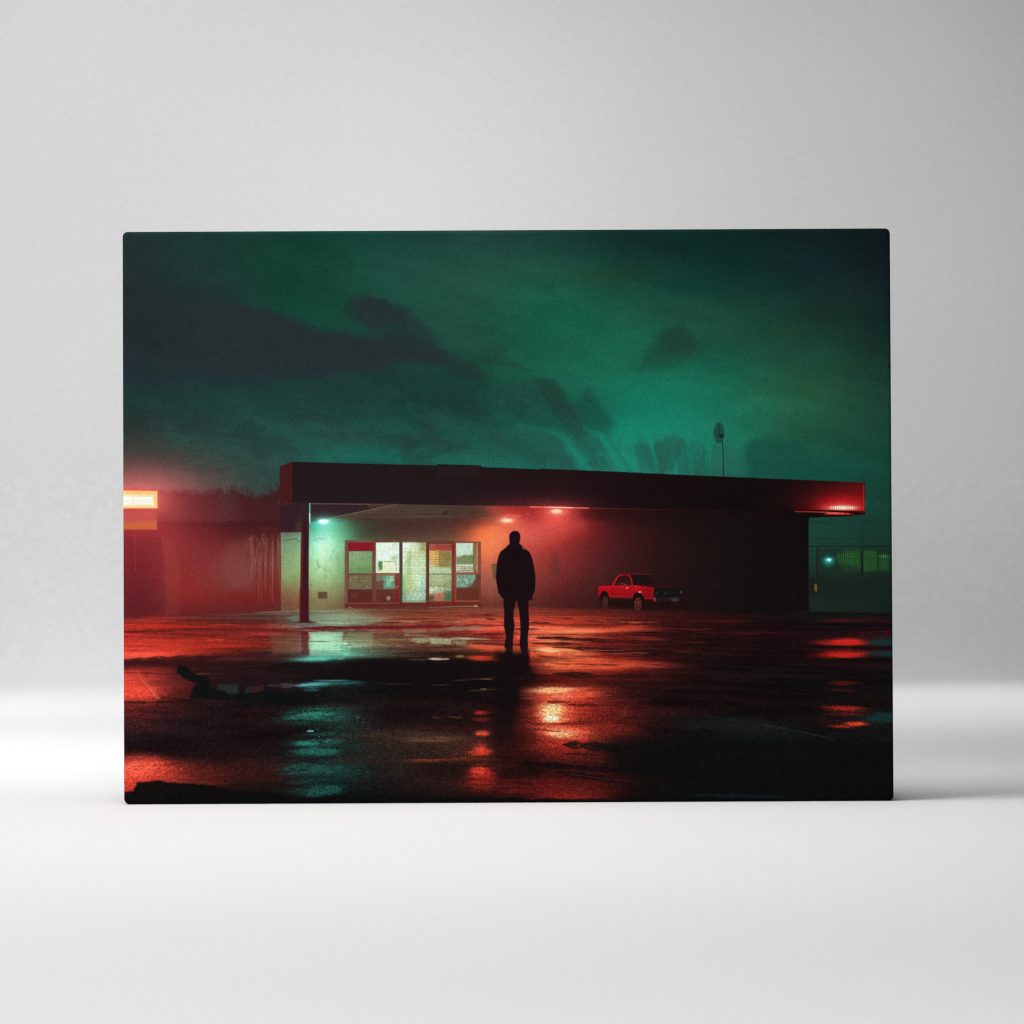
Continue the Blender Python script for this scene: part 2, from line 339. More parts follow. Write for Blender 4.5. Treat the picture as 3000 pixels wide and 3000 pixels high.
# --- shop: walls under the canopy
SB = box(528, 948, 1530, 1165, 0)
bx = [528,560,590,612,640,680,740,800,850,880,906,930,970,1010,1050,1100,1160,1250,1400,1530]
by = [950,975,990,1010,1030,1060,1090,1120,1140,1158]
bt = [
 [(54,30,36),(54,30,36),(52,34,38),(52,34,38),(52,34,38),(60,42,42),(74,58,48),(78,62,52),(80,60,50),(92,58,48),(120,64,52),(150,60,50),(150,40,38),(140,36,36),(110,28,30),(70,20,24),(46,18,20),(32,16,16),(22,14,14),(20,14,14)],
 [(54,30,36),(54,30,36),(50,80,72),(70,120,104),(64,86,72),(66,50,42),(70,54,46),(74,54,46),(76,50,42),(104,54,42),(150,64,50),(190,76,56),(190,62,54),(160,46,44),(220,70,54),(90,26,28),(50,20,22),(32,16,16),(22,14,14),(20,14,14)],
 [(56,32,36),(58,38,38),(60,150,120),(96,196,160),(84,150,118),(66,72,56),(66,48,42),(72,48,42),(82,50,42),(120,56,42),(190,76,54),(225,92,62),(215,84,66),(180,60,54),(200,62,54),(130,36,36),(66,24,26),(36,18,18),(22,16,16),(20,14,14)],
 [(98,122,100),(110,136,112),(110,196,160),(140,222,186),(110,190,146),(70,86,64),(76,58,46),(88,60,50),(100,64,50),(150,78,54),(226,102,66),(236,112,70),(205,84,66),(190,70,60),(180,58,50),(130,38,38),(74,26,28),(40,18,20),(22,16,16),(20,14,14)],
 [(120,150,116),(130,164,124),(164,232,196),(196,246,214),(140,206,160),(96,110,80),(96,80,62),(96,80,62),(130,84,60),(190,94,60),(232,108,68),(232,108,70),(200,80,64),(180,66,56),(160,52,48),(118,38,38),(74,28,30),(42,20,20),(22,16,16),(20,14,14)],
 [(132,158,112),(142,176,122),(166,216,168),(186,228,184),(140,190,140),(96,110,80),(96,80,62),(96,80,62),(130,84,60),(180,90,62),(208,98,68),(200,96,74),(172,80,66),(158,62,54),(140,48,46),(104,38,38),(68,28,30),(40,20,20),(22,16,16),(20,14,14)],
 [(132,146,98),(142,160,106),(152,190,134),(164,196,140),(132,164,112),(96,90,66),(96,70,54),(96,70,54),(120,76,56),(150,80,58),(170,84,62),(160,90,72),(140,72,60),(136,56,50),(118,44,42),(90,34,34),(62,28,28),(38,20,20),(22,16,16),(20,14,14)],
 [(128,100,70),(136,110,74),(140,140,94),(144,146,98),(128,128,88),(96,70,50),(96,60,46),(96,60,46),(110,62,46),(130,66,48),(140,66,52),(136,74,60),(112,56,48),(110,46,42),(92,36,34),(74,30,30),(54,24,24),(36,18,18),(22,16,16),(20,14,14)],
 [(118,76,56),(126,84,60),(130,114,78),(132,118,80),(116,100,68),(90,52,40),(90,50,38),(90,46,38),(96,48,38),(110,50,38),(118,50,40),(108,54,44),(94,46,38),(90,40,36),(78,32,30),(64,28,26),(48,22,22),(32,18,18),(22,16,16),(20,14,14)],
 [(104,80,62),(110,90,70),(118,112,84),(120,112,84),(112,96,70),(96,56,44),(96,52,40),(96,50,40),(96,50,40),(104,48,38),(110,48,38),(104,46,38),(96,42,34),(92,38,32),(84,32,28),(70,28,24),(50,22,20),(32,18,16),(22,16,16),(20,14,14)]]
bg = grid(bx, by, bt, SB)
xb, yb = X[SB], Y[SB]
mb = ((xb > 530.5) & (xb < 1524.5) & (yb > 950)).astype(F)*(1-ss(1157, 1160, yb))
n = fbm(xb/9, yb/14, 81, 4)
bg = bg*(1+.05*n[..., None]*(1-ss(1100, 1300, xb))[..., None])
IMG[SB] = IMG[SB]*(1-mb[..., None])+bg*mb[..., None]
# shade block behind the post, panel edge
poly(mp(P2, [(845,540),(1100,520),(1100,745),(1036,745),(1034,850),(862,852)]), (52,29,35), .8)
poly(mp(P2, [(1038,745),(1098,740),(1098,848),(1038,850)]), (66,42,38), .8)
poly([(583,951),(690,951),(700,962),(622,979),(583,985)], (50,33,38), 1, .9)
line([(583,951),(700,952)], 1, (150,116,120), .7)
P8 = crop(800, 1300, 2.76)
line(mp(P8, [(300,485),(960,492)]), 1, (130,84,84), .6)
# water stains on the plaster
for pts, c, a in [([(905,950),(960,935),(1030,925),(1080,960)], (70,76,56), .8), ([(905,960),(915,1080)], (90,110,84), .4), ([(1200,960),(1290,925),(1360,930)], (90,160,130), .6),
                  ([(1275,1180),(1290,1250)], (100,140,104), .7), ([(1205,1160),(1240,1080),(1215,1020)], (120,190,160), .5), ([(1195,1440),(1215,1450)], (90,120,84), .8),
                  ([(990,960),(985,1080)], (90,120,90), .4), ([(1385,1180),(1385,1240)], (110,160,120), .4), ([(1190,1380),(1220,1400)], (110,140,100), .5)]:
    line(mp(P2, pts), 1.6, c, a, 1.2)
for i in range(60):
    x0, y0 = rs.uniform(532, 650), rs.uniform(1008, 1140); glow(x0, y0, rs.uniform(1, 4), rs.uniform(1, 5), (90,120,88), rs.uniform(.05, .25), screen=False)
line(mp(P2, [(866,890),(866,1700)]), 1.2, (90,70,56), .6)
rect(*P2(1283,1527), *P2(1389,1605), (98,68,54), .9, .95); line(mp(P2, [(1290,1565),(1385,1565)]), 1, (80,54,44), .6)
# ceiling of the canopy
poly(mp(P8, [(450,604),(700,552),(1000,495),(1300,492),(1850,508),(1850,600),(1600,604),(1000,600)]), (76,60,49), .9, .9, tex=lambda x, y: 1-ss(870, 945, x))
poly(mp(P8, [(450,604),(700,552),(1000,495),(1100,492),(900,540),(700,590)]), (88,72,60), 2.5, .5)
line(mp(P8, [(440,604),(620,572),(860,522),(1000,496)]), 1, (126,116,96), .8)
line(mp(P8, [(740,580),(1100,578),(1400,572),(1750,548)]), 1.1, (58,44,38), .7); line(mp(P8, [(1120,588),(1370,590),(1860,600)]), 1, (106,82,66), .7)
line(mp(P8, [(470,602),(1000,598),(1300,602)]), 1, (92,70,58), .7); line(mp(P8, [(1020,508),(1300,520),(1700,522)]), 1.2, (62,48,42), .5)
rect(*P8(1372,548), *P8(1420,574), (52,38,36), .8, .9); line(mp(P8, [(1705,505),(1705,540)]), 1.2, (50,34,32), .6); line(mp(P8, [(700,575),(830,572)]), 2, (62,50,42), .6)
# lamp at the green end
glow(611, 986, 30, 12, (60,200,160), .45)
glow(611, 1008, 26, 22, (90,210,170), .3)
glow(610.8, 984.6, 13, 6.5, (90,230,210), .9)
glow(610.8, 984.6, 10.5, 4.6, (235,255,250), 1, p=3, screen=False)
line(mp(P2, [(1180,725),(1290,727)]), 1, (60,80,80), .7)
# red lamps and their light in the mist
P4 = crop(1400, 1440, 3.714)
glow(960, 1010, 60, 24, (200,60,40), .35)
glow(930, 1030, 34, 30, (230,110,50), .28)
glow(1030, 990, 60, 26, (180,40,40), .38, rot=-.45)
glow(1060, 985, 44, 22, (190,40,40), .4)
poly(mp(P4, [(760,330),(1040,290),(1180,330),(1160,420),(900,520),(700,600),(640,560),(700,450)]), (196,76,70), 14, .3)
poly(mp(P4, [(-40,400),(240,330),(300,420),(200,640),(0,680),(-60,600)]), (240,120,72), 16, .4)
poly(mp(P4, [(-300,158),(-60,158),(270,260),(250,340),(-100,400),(-280,330)]), (70,46,40), 12, .45)
glow(956, 981, 22, 9, (255,70,60), .7); glow(1052, 964, 28, 8, (255,60,54), .75); glow(1049.9, 966, 12, 6, (255,110,90), .9); glow(956.2, 982, 13, 6, (255,110,90), .85)
poly(mp(P4, [(270,262),(340,248),(430,268),(490,262),(430,290),(330,300)]), (230,96,80), 2, .7)
glow(956.2, 982.6, 10.5, 4, (255,214,170), 1, p=2.5, screen=False)
glow(1049.9, 965.4, 10, 4, (255,220,170), 1, p=2.5, screen=False)
line(mp(P4, [(540,235),(552,265)]), 1, (220,130,110), .7); line(mp(P4, [(640,228),(780,218)]), 1.2, (200,70,60), .6); line(mp(P4, [(30,290),(240,288)]), 1.1, (170,90,74), .7)
# notice and dim panel on the wall
poly(mp(P4, [(150,795),(205,795),(205,975),(165,950),(152,850)]), (86,76,46), 2, .75); line(mp(P4, [(152,797),(205,797)]), 1, (50,30,26), .7)
poly(mp(P4, [(800,690),(885,690),(885,900),(795,910)]), (92,50,42), 7, .4); poly(mp(P4, [(835,740),(885,740),(880,890),(835,900)]), (80,54,38), 5, .4)

# --- glazed shop front
P3 = crop(980, 1540, 4.2)
def R3(x0, y0, x1, y1, c, blur=.6, a=1.0, **k): rect(*P3(x0, y0), *P3(x1, y1), c, blur, a, **k)
poly(mp(P3, [(132,182),(900,188),(1480,190),(1800,205),(1800,1000),(125,1020)]), (104,56,46), .9)
poly(mp(P3, [(132,182),(480,186),(480,212),(165,212),(160,1000),(125,1020)]), (116,92,76), 1.4, .7)
poly(mp(P3, [(480,182),(1150,188),(1150,214),(480,212)]), (98,66,54), 1.2, .7)
poly(mp(P3, [(1480,192),(1798,206),(1798,600),(1775,600),(1765,214),(1480,214)]), (168,70,52), 1.2, .7)
R3(1745,215,1765,585, (226,140,96), .5, .8)
R3(148,300,158,980, (128,70,60), .6, .7)
# bay 1
R3(168,212,477,318, (132,22,36)); R3(180,320,465,590, (112,152,100)); R3(180,520,465,590, (98,138,80), 3); R3(236,322,262,585, (140,176,118), 1.2, .5)
R3(262,330,465,500, (126,164,112), 4, .5); R3(180,616,463,786, (112,100,70)); R3(190,625,300,780, (124,114,78), 4, .6); R3(165,790,470,948, (88,38,33)); R3(200,840,290,900, (98,50,44), 2, .6)
for k in range(9): R3(196+k*28,630,200+k*28,770, (96,84,58), .8, .5)
# bay 2
R3(512,212,805,585, (226,242,228)); R3(512,400,540,580, (206,230,200), 2); R3(543,446,762,580, (206,222,176), .7); R3(545,448,592,552, (74,122,58), 1.4); R3(596,456,752,572, (232,238,206), 1)
line(mp(P3, [(545,447),(760,449),(764,580)]), 1, (110,130,84), .9); glow(*P3(738,405), 5.5, 4, (110,170,96), .8, screen=False); glow(*P3(742,250), 4, 6, (190,226,196), .7, screen=False)
R3(515,574,770,586, (236,240,180), .7); R3(512,596,806,614, (150,80,64), .8); R3(518,618,745,784, (112,106,86)); R3(612,650,742,780, (88,146,110), 1.2); R3(640,660,700,750, (120,186,146), 2, .8)
R3(520,690,606,782, (98,60,54), .8); R3(745,598,808,945, (122,24,34), .8); R3(515,788,745,945, (94,46,34)); R3(580,800,700,940, (84,38,30), 2, .6); R3(800,212,836,960, (96,76,62), .8)
for k in range(5): line(mp(P3, [(690+k*9,662),(686+k*9,690)]), .8, (220,240,220), .8)
for (a, b, c_, d) in [(645,885,655,920),(662,882,662,925),(672,885,685,890),(672,905,685,905),(640,900,652,905),(680,890,676,922),(648,878,684,880)]:
    line(mp(P3, [(a,b),(c_,d)]), .9, (214,196,170), .8, .5)
glow(*P3(768,760), 3, 3, (190,110,100), .6, screen=False)
# bay 3 (open door)
R3(838,214,1127,946, (204,228,194)); R3(838,214,1000,330, (226,244,226), 3); R3(905,325,1120,600, (176,198,130), 1.2); R3(928,400,1115,500, (198,228,176), 1.5); R3(928,500,1115,600, (208,232,190), 2)
R3(925,340,1120,372, (208,220,160), 1); line(mp(P3, [(915,228),(1125,236)]), 1.2, (120,96,56), .9); R3(1040,232,1120,318, (150,150,84), 1)
R3(838,590,960,860, (176,200,120), 3); R3(990,620,1060,800, (196,232,200), 2); R3(1064,600,1125,800, (150,200,160), 3); R3(838,620,876,760, (120,170,120), 3)
poly(mp(P3, [(850,900),(880,840),(940,830),(1000,800),(1080,810),(1127,830),(1127,930),(850,930)]), (206,226,206), 2, .8, warp=3, wf=.2); R3(838,925,1127,948, (120,170,130), 1.5)
R3(1127,205,1165,1000, (104,52,44), .8); R3(1150,235,1164,985, (140,62,46), .7, .6); R3(838,946,1127,962, (150,70,50), .8)
# bay 4
R3(1167,235,1440,926, (170,196,140)); R3(1170,237,1440,322, (172,62,50), 1.2); R3(1250,240,1440,300, (150,40,40), 2, .6)
poly(mp(P3, [(1168,315),(1295,315),(1295,512),(1250,515),(1200,480),(1168,420)]), (224,160,84), 1.4); poly(mp(P3, [(1168,420),(1200,478),(1255,515),(1200,520),(1168,520)]), (186,206,150), 1)
poly(mp(P3, [(1295,318),(1430,335),(1430,518),(1295,512)]), (146,118,56), 1); R3(1168,525,1440,594, (176,204,152), 1); R3(1165,594,1445,606, (118,84,52), .6)
R3(1168,608,1440,750, (180,196,140), 1); line(mp(P3, [(1168,752),(1240,746),(1330,750),(1440,762)]), 1.6, (60,46,34), .9)
poly(mp(P3, [(1168,760),(1330,756),(1440,770),(1350,830),(1230,840),(1168,850)]), (204,220,180), 1.2); poly(mp(P3, [(1230,842),(1345,836),(1350,920),(1230,920)]), (186,98,72), 1.8, warp=2, wf=.2)
poly(mp(P3, [(1345,820),(1440,800),(1440,922),(1350,922)]), (36,96,60), 1.6); R3(1168,850,1228,925, (90,60,40), 2); line(mp(P3, [(1230,830),(1290,795),(1320,812),(1430,780)]), 1, (70,60,50), .7); R3(1165,926,1440,962, (138,54,38), 1)
R3(1440,220,1495,1000, (116,40,34), .9); R3(1480,200,1490,960, (180,84,58), .5, .6)
# bay 5
R3(1497,218,1708,580, (198,222,204)); poly(mp(P3, [(1500,400),(1600,368),(1708,366),(1722,480),(1500,480)]), (130,146,98), 1.2); R3(1500,484,1715,500, (200,206,160), .8); R3(1502,506,1712,580, (190,196,160), 1)
for k in range(5): line(mp(P3, [(1505,400+k*18),(1600,392+k*18),(1715,396+k*18)]), 1, (94,112,66), .7)
R3(1706,218,1745,560, (136,100,68), .8); R3(1722,300,1745,560, (112,128,84), 1, .7); R3(1495,584,1770,602, (160,70,50), .6)
poly(mp(P3, [(1500,608),(1738,608),(1735,650),(1700,720),(1650,762),(1500,768)]), (118,156,134), 1.6); poly(mp(P3, [(1738,650),(1738,762),(1650,765),(1700,720)]), (112,62,54), 1)
line(mp(P3, [(1500,785),(1640,775),(1740,765)]), 1.2, (70,30,26), .8); R3(1500,790,1775,918, (96,44,34)); R3(1495,920,1785,945, (150,62,44), .8)
# small goods seen through the panes
for (x0, y0, x1, y1, cs, k) in [(930,405,1115,600,[(150,180,116),(120,150,90)],60), (1300,330,1430,512,[(86,66,30),(196,170,96),(60,50,30)],120), (1180,330,1290,500,[(206,120,50),(255,196,96)],46),
      (1505,510,1710,575,[(96,90,70),(226,226,200),(130,110,90)],80), (1505,615,1690,760,[(70,100,90),(170,206,186),(60,74,66)],110), (860,790,1120,925,[(70,100,70),(236,246,230),(100,130,90),(60,80,60)],170),
      (1172,620,1436,740,[(120,126,80),(214,222,176),(96,104,64)],110), (1060,240,1118,310,[(90,80,44)],18), (190,630,455,780,[(90,80,56),(136,124,88)],60), (1172,760,1430,835,[(110,110,84),(226,236,206),(70,70,54)],60),
      (840,600,1120,800,[(150,180,100),(220,240,200),(130,170,120)],110), (190,530,460,585,[(84,124,66),(130,166,104)],40), (600,460,750,570,[(214,214,180),(240,220,200)],60), (1172,530,1436,590,[(126,150,100),(206,226,180)],50), (520,215,800,420,[(206,232,214),(240,248,238)],40),
      (1500,225,1700,380,[(170,196,176),(214,232,216)],40)]:
    for i in range(k):
        a, b = rs.uniform(x0, x1), rs.uniform(y0, y1); th = rs.uniform(-.6, .6)+(1.57 if rs.rand() < .6 else 0); L = rs.uniform(4, 20)
        line(mp(P3, [(a, b), (min(x1, max(x0, a+L*np.cos(th))), min(y1, max(y0, b+L*np.sin(th))))]), rs.uniform(.6, 1.3), cs[i % len(cs)], rs.uniform(.4, .9), .5)
for yy in (430, 455, 480, 545, 570): line(mp(P3, [(932,yy),(1112,yy)]), .9, (130,160,100), .6)
for xx in range(950, 1115, 24): line(mp(P3, [(xx,410),(xx,590)]), .8, (150,180,120), .45)
for xx in range(1180, 1436, 17): line(mp(P3, [(xx,612),(xx,742)]), .9, (110,120,76), .5); line(mp(P3, [(xx,530),(xx,590)]), .8, (140,160,110), .4)
for xx in range(1520, 1700, 22): line(mp(P3, [(xx,225),(xx,365)]), .8, (160,186,170), .4)
def rough(x0, y0, x1, y1, amp, seed, tex=.12, pale=0):
    """old glass and clutter: bend what is seen through a pane and mottle it"""
    S = box(*P3(x0, y0), *P3(x1, y1), 0); x, y = X[S], Y[S]
    (ax, ay), (bx_, by_) = P3(x0, y0), P3(x1, y1)
    m = ss(ax-.4, ax+.6, x)*(1-ss(bx_-.6, bx_+.4, x))*ss(ay-.4, ay+.6, y)*(1-ss(by_-.6, by_+.4, y))
    dx = amp*vnoise(x*.35, y*.22, seed)+amp*.6*vnoise(x*.9, y*.6, seed+1); dy = amp*vnoise(x*.25, y*.4, seed+2)
    r, c = np.mgrid[S]; rr = np.clip((r+dy).round().astype(int), int(ay-430+2), int(by_-430+1)); cc = np.clip((c+dx).round().astype(int), int(ax-232), int(bx_-232))
    q = IMG[rr, cc]; q = (q+IMG[rr, np.clip(cc+1, 0, PW-1)]+IMG[np.clip(rr+1, 0, PH-1), cc])/3
    q = q*(1+tex*(vnoise(x*.5, y*.28, seed+4)+.7*vnoise(x*1.0, y*.8, seed+5)))[..., None]
    if pale: q = q*(1-pale)+np.array([.74, .84, .68], F)*pale*(q.mean(-1, keepdims=True) > .2)+q*pale*(q.mean(-1, keepdims=True) <= .2)
    put(S, m, np.clip(q, 0, 1)) if False else IMG.__setitem__(S, IMG[S]*(1-m[..., None])+np.clip(q, 0, 1)*m[..., None])
def wash(x0, y0, x1, y1, xs, ys, rows, a):
    """soft interior light seen through one pane"""
    S = box(*P3(x0, y0), *P3(x1, y1), 0); (ax, ay), (bx_, by_) = P3(x0, y0), P3(x1, y1); x, y = X[S], Y[S]
    m = (ss(ax-.4, ax+.6, x)*(1-ss(bx_-.6, bx_+.4, x))*ss(ay-.4, ay+.6, y)*(1-ss(by_-.6, by_+.4, y))*a)[..., None]
    IMG[S] = IMG[S]*(1-m)+grid([P3(q, 0)[0] for q in xs], [P3(0, q)[1] for q in ys], rows, S)*m
wash(840, 216, 1125, 945, [838,900,950,1040,1125], [214,300,400,500,600,700,800,870,946], [
 [(228,246,230),(228,246,230),(214,228,202),(190,192,132),(150,142,86)],[(226,244,228),(214,232,202),(200,216,164),(196,208,152),(160,152,92)],
 [(218,238,216),(170,192,124),(208,228,180),(208,230,184),(198,218,164)],[(208,232,206),(160,186,118),(208,232,190),(214,236,200),(202,226,174)],
 [(188,218,178),(170,202,132),(198,216,154),(206,232,194),(182,212,164)],[(130,182,132),(178,202,126),(192,206,134),(198,234,208),(162,212,180)],
 [(110,152,106),(150,182,112),(172,192,134),(152,192,164),(132,182,154)],[(92,132,98),(142,172,142),(182,208,186),(192,218,202),(152,192,178)],
 [(110,160,124),(120,168,130),(130,176,140),(130,180,150),(110,160,130)]], .62)
wash(1170, 320, 1438, 592, [1170,1220,1290,1350,1438], [318,380,440,500,550,592], [
 [(240,176,96),(244,186,96),(190,146,70),(146,116,58),(150,106,60)],[(234,166,82),(246,180,84),(170,136,66),(140,114,56),(146,120,62)],
 [(206,160,92),(232,160,70),(168,134,64),(136,112,56),(140,116,60)],[(190,204,148),(206,178,104),(160,140,80),(150,130,72),(154,138,80)],
 [(180,208,160),(186,210,160),(180,200,150),(172,196,146),(168,190,140)],[(170,200,150),(176,204,154),(174,200,150),(166,192,142),(160,184,134)]], .6)
wash(1170, 610, 1438, 922, [1170,1240,1330,1438], [610,680,750,800,860,922], [
 [(176,200,148),(186,208,154),(176,196,140),(150,172,118)],[(186,208,160),(196,214,164),(180,200,146),(150,170,120)],[(150,170,126),(160,176,130),(150,160,112),(120,134,92)],
 [(190,208,172),(170,184,146),(140,140,104),(110,130,92)],[(110,90,66),(190,104,80),(176,100,76),(44,100,66)],[(90,62,42),(150,80,60),(120,86,60),(40,92,58)]], .5)
wash(180, 322, 463, 588, [180,262,360,463], [322,420,520,588], [[(142,172,122),(136,170,120),(124,158,108),(116,148,98)],[(140,172,120),(130,166,112),(118,154,102),(108,142,90)],[(120,156,98),(112,150,92),(104,142,84),(98,134,78)],[(104,140,78),(100,138,76),(96,132,74),(90,124,70)]], .6)
for a in [(180,322,463,586,.8,601,.06,.05),(182,620,460,784,.8,604,.12,0),(515,215,803,572,.6,607,.03,.03),(520,620,742,780,.8,610,.1,0),(840,218,1125,942,1.0,613,.07,.06),(1170,240,1436,590,1.0,616,.09,.04),(1170,610,1438,922,1.2,619,.12,.05),(1499,222,1706,578,.9,622,.07,.03),(1502,612,1735,766,1.1,625,.12,0)]: rough(*a)
glow(*P3(960,560), 100, 44, (120,160,110), .17); glow(*P3(980,520), 50, 30, (130,170,120), .12); glow(*P3(1300,640), 40, 34, (120,120,70), .10)
R3(802,205,838,985, (72,56,46), .8, .85); R3(1129,205,1164,1000, (84,44,38), .8, .8)
SW = box(*P3(165, 212), *P3(1780, 945), 0); gW = IMG[SW].mean(-1, keepdims=True)*np.array([.98, 1.04, .93], F); hW = (.12*ss(.22, .45, IMG[SW].mean(-1)))[..., None]
IMG[SW] = IMG[SW]*(1-hW)+gW*hW
for (x0, x1, y0, y1, st, c) in [(905,1122,330,600,22,(150,172,110)),(1172,1436,612,745,15,(112,122,78)),(1502,1712,372,480,15,(86,104,62)),(1506,1710,506,578,24,(96,92,74)),(190,455,632,780,34,(92,84,60)),(842,1122,820,940,26,(90,130,100)),(1174,1430,330,512,30,(110,84,40)),(845,1120,600,800,40,(150,178,110))]:
    for yy in range(y0, y1, st): line(mp(P3, [(x0, yy+3), ((x0+x1)/2, yy), (x1, yy+4)]), 1.0, c, .5, .5)
line(mp(P3, [(930,330),(930,600)]), 1.2, (128,150,92), .7); line(mp(P3, [(1290,320),(1296,510)]), 1.2, (120,80,40), .6); line(mp(P3, [(1010,215),(1010,330)]), 1.1, (196,214,180), .6)
# sill and step
poly(mp(P3, [(130,962),(1800,945),(1800,1000),(130,1020)]), (94,36,32), 1.2, .8); line(mp(P3, [(170,965),(480,962),(800,960)]), 1.4, (150,84,48), .7); line(mp(P3, [(510,1000),(1130,985),(1790,960)]), 1.4, (120,44,36), .6)
line(mp(P3, [(180,1005),(250,1035),(420,1045),(560,1036)]), 1.4, (190,160,130), .7); line(mp(P3, [(1150,1015),(1400,1005),(1755,995)]), 1.8, (170,130,84), .8); line(mp(P3, [(1140,1018),(1400,1012),(1700,1006)]), 1.2, (60,34,28), .8)
glow(*P3(1740,993), 3, 1.6, (210,180,90), .8)

# --- canopy fascia
SF = box(520, 865, 1640, 980, 0)
fz = grid([528,700,850,980,1050,1150,1300,1450,1560,1640], [868,900,930,950,975], [
 [(34,22,25),(36,23,26),(37,21,24),(37,18,21),(36,17,20),(32,14,17),(26,12,14),(22,12,13),(26,12,14),(34,13,15)],
 [(34,23,26),(36,24,27),(36,21,24),(38,18,21),(38,17,20),(32,14,17),(25,12,14),(22,12,13),(38,12,14),(60,14,16)],
 [(36,24,27),(36,24,27),(38,22,25),(46,19,23),(50,19,23),(32,14,17),(24,12,14),(22,12,13),(60,14,16),(100,18,20)],
 [(38,25,29),(38,25,29),(42,24,28),(80,26,32),(86,26,32),(38,14,18),(24,12,13),(22,12,12),(70,14,16),(110,18,20)],
 [(44,28,32),(44,28,32),(48,28,30),(96,34,36),(110,32,36),(42,16,20),(22,12,12),(20,11,11),(40,12,14),(50,14,16)]], SF)
fpts = [(551.4,871.5),(700,875.5),(825,878.6),(826,876.2),(907,878.6),(909,881.6),(1020,886),(1022,884.6),(1065,886.4),(1200,892.2),(1313.8,897.8),(1500,905.6),(1631,911.4),(1631,971),(1560,969),(1492,964.5),(1300,961.5),(1082,959),(902,954.7),(700,951),(551.3,949.5)]
kf = (.30*(1-ss(1380, 1520, X[SF])))[..., None]; fz = (fz*(1-kf)+fz.mean(-1, keepdims=True)*np.array([1.1, .95, .95], F)*kf)*(1-.12*kf)
mf = 1-ss(-.6, .6, sdf(fpts, X[SF], Y[SF]))
IMG[SF] = IMG[SF]*(1-mf[..., None])+fz*mf[..., None]
poly([(528.5,880.5),(551.4,871.5),(551.6,949.5),(528,954.5)], (68,26,28), .7); line([(528.5,881),(551,872)], 1, (60,22,26), .8); line([(528,954),(551,949.5)], 1.1, (110,44,44), .6)
for xx in range(566, 830, 15): line([(xx, 874.5+(xx-551)*.027), (xx+.3, 948+(xx-551)*.012)], .9, (48,34,38), .2+.25*((xx*7) % 3 == 0), .5)
rect(827, 880, 905, 901, (40,30,33), 1.2, .5)
for k in range(34):
    gx = 818+k*4.1; h = 5+((k*5) % 4); line([(gx, 911), (gx+rs.uniform(-.8, .8), 911+h+6)], 1.1, (22,14,18) if k % 2 else (58,38,42), .5 if k < 16 else .32, .6)
line([(812,912),(958,913)], 1, (56,36,40), .35)
[line([(q, 955.2+(q-940)*.023), (q+12, 955.2+(q-928)*.023)], 1.5, (230,70,64), .75*float(np.exp(-abs(q-1050)/90))) for q in range(930, 1330, 12)]; line([(1000,957),(1055,958.2),(1110,959.4)], 2.2, (255,120,96), .85); line([(1035,957.6),(1080,958.6)], 1.8, (255,210,180), .8)
glow(1052, 957, 44, 9, (150,26,30), .45)
for xx in range(1030, 1070, 6): glow(xx, 956.6, 2, 1.4, (255,120,100), .5)
# red lamp on the right end of the fascia
P6 = crop(2040, 1200, 3.22); P7 = crop(2280, 1480, 5.367)
fclip = lambda x, y: (1-ss(-.8, .8, sdf([(1380,900),(1631,911.4),(1631,964.5),(1560,963),(1380,959)], x, y)))
glow(1583, 962, 50, 30, (150,10,16), .9, clip=fclip); glow(1586, 962, 36, 20, (240,20,24), .9, clip=fclip); glow(1588, 960, 31, 9, (255,70,46), 1, clip=fclip)
glow(1588, 959, 26, 4.2, (255,200,120), 1, p=1.4, clip=fclip); glow(1586, 958.6, 18, 3, (255,244,206), 1, p=1.5, clip=fclip); glow(1606, 959, 6, 2.6, (255,230,180), .7, clip=fclip)
for k, xx in enumerate(np.arange(1512, 1628, 3.6)): line([(xx, 925), (xx, 963)], 1.2, (40,6,8), .34, .8)
line(mp(P6, [(1572,720),(1572,960)]), 1.6, (220,40,36), .7); line([(1630.4,912),(1630.4,970)], 1, (60,14,16), .8)
poly(mp(P7, [(-150,80),(700,95),(1355,128),(1355,158),(1100,182),(600,200),(300,206),(-300,200)]), (22,12,12), 1, .95)
poly(mp(P7, [(200,125),(430,115),(700,118),(950,130),(1195,150),(1000,155),(760,152),(430,142)]), (226,44,46), .8); poly(mp(P7, [(610,122),(940,132),(960,148),(620,138)]), (255,110,100), 1.2, .7)
line([(1499,966.6),(1540,967.4),(1600,970.2)], 2.8, (228,48,50), .95); line([(1545,967.4),(1590,969)], 1.8, (255,120,110), .7); line(mp(P7, [(1140,165),(1340,155)]), 1, (110,30,34), .6)

# --- dish on a mast
Pd = crop(1900, 1100, 4.83)
line(mp(Pd, [(1040,870),(1050,1100),(1058,1424)]), 1.7, (18,30,30), .95, .6)
th = np.linspace(0, 2*np.pi, 30)[:-1]
ell = [(992+72*np.cos(t)+ -10*np.sin(t)*-1, 818+148*np.sin(t)) for t in th]
poly(mp(Pd, [(x+(y-818)*-.07, y) for x, y in ell]), (32,72,64), .8, .92)
line(mp(Pd, [(x+(y-818)*-.07, y) for x, y in ell]+[(1064,818)]), .8, (24,56,50), .7)
for pts in [[(940,790),(990,810),(1010,850),(1050,870)], [(980,760),(1020,800),(1000,840)], [(950,840),(1000,850),(1040,880)], [(990,700),(1000,760)], [(1030,880),(1060,880),(1062,830)]]:
    line(mp(Pd, pts), 1.5, (22,40,38), .8, .9)
rect(*Pd(995,835), *Pd(1050,890), (18,36,34), 1.2, .8)
glow(1678.5, 690, 4, 3.5, (26,10,10), .95, p=2, screen=False)

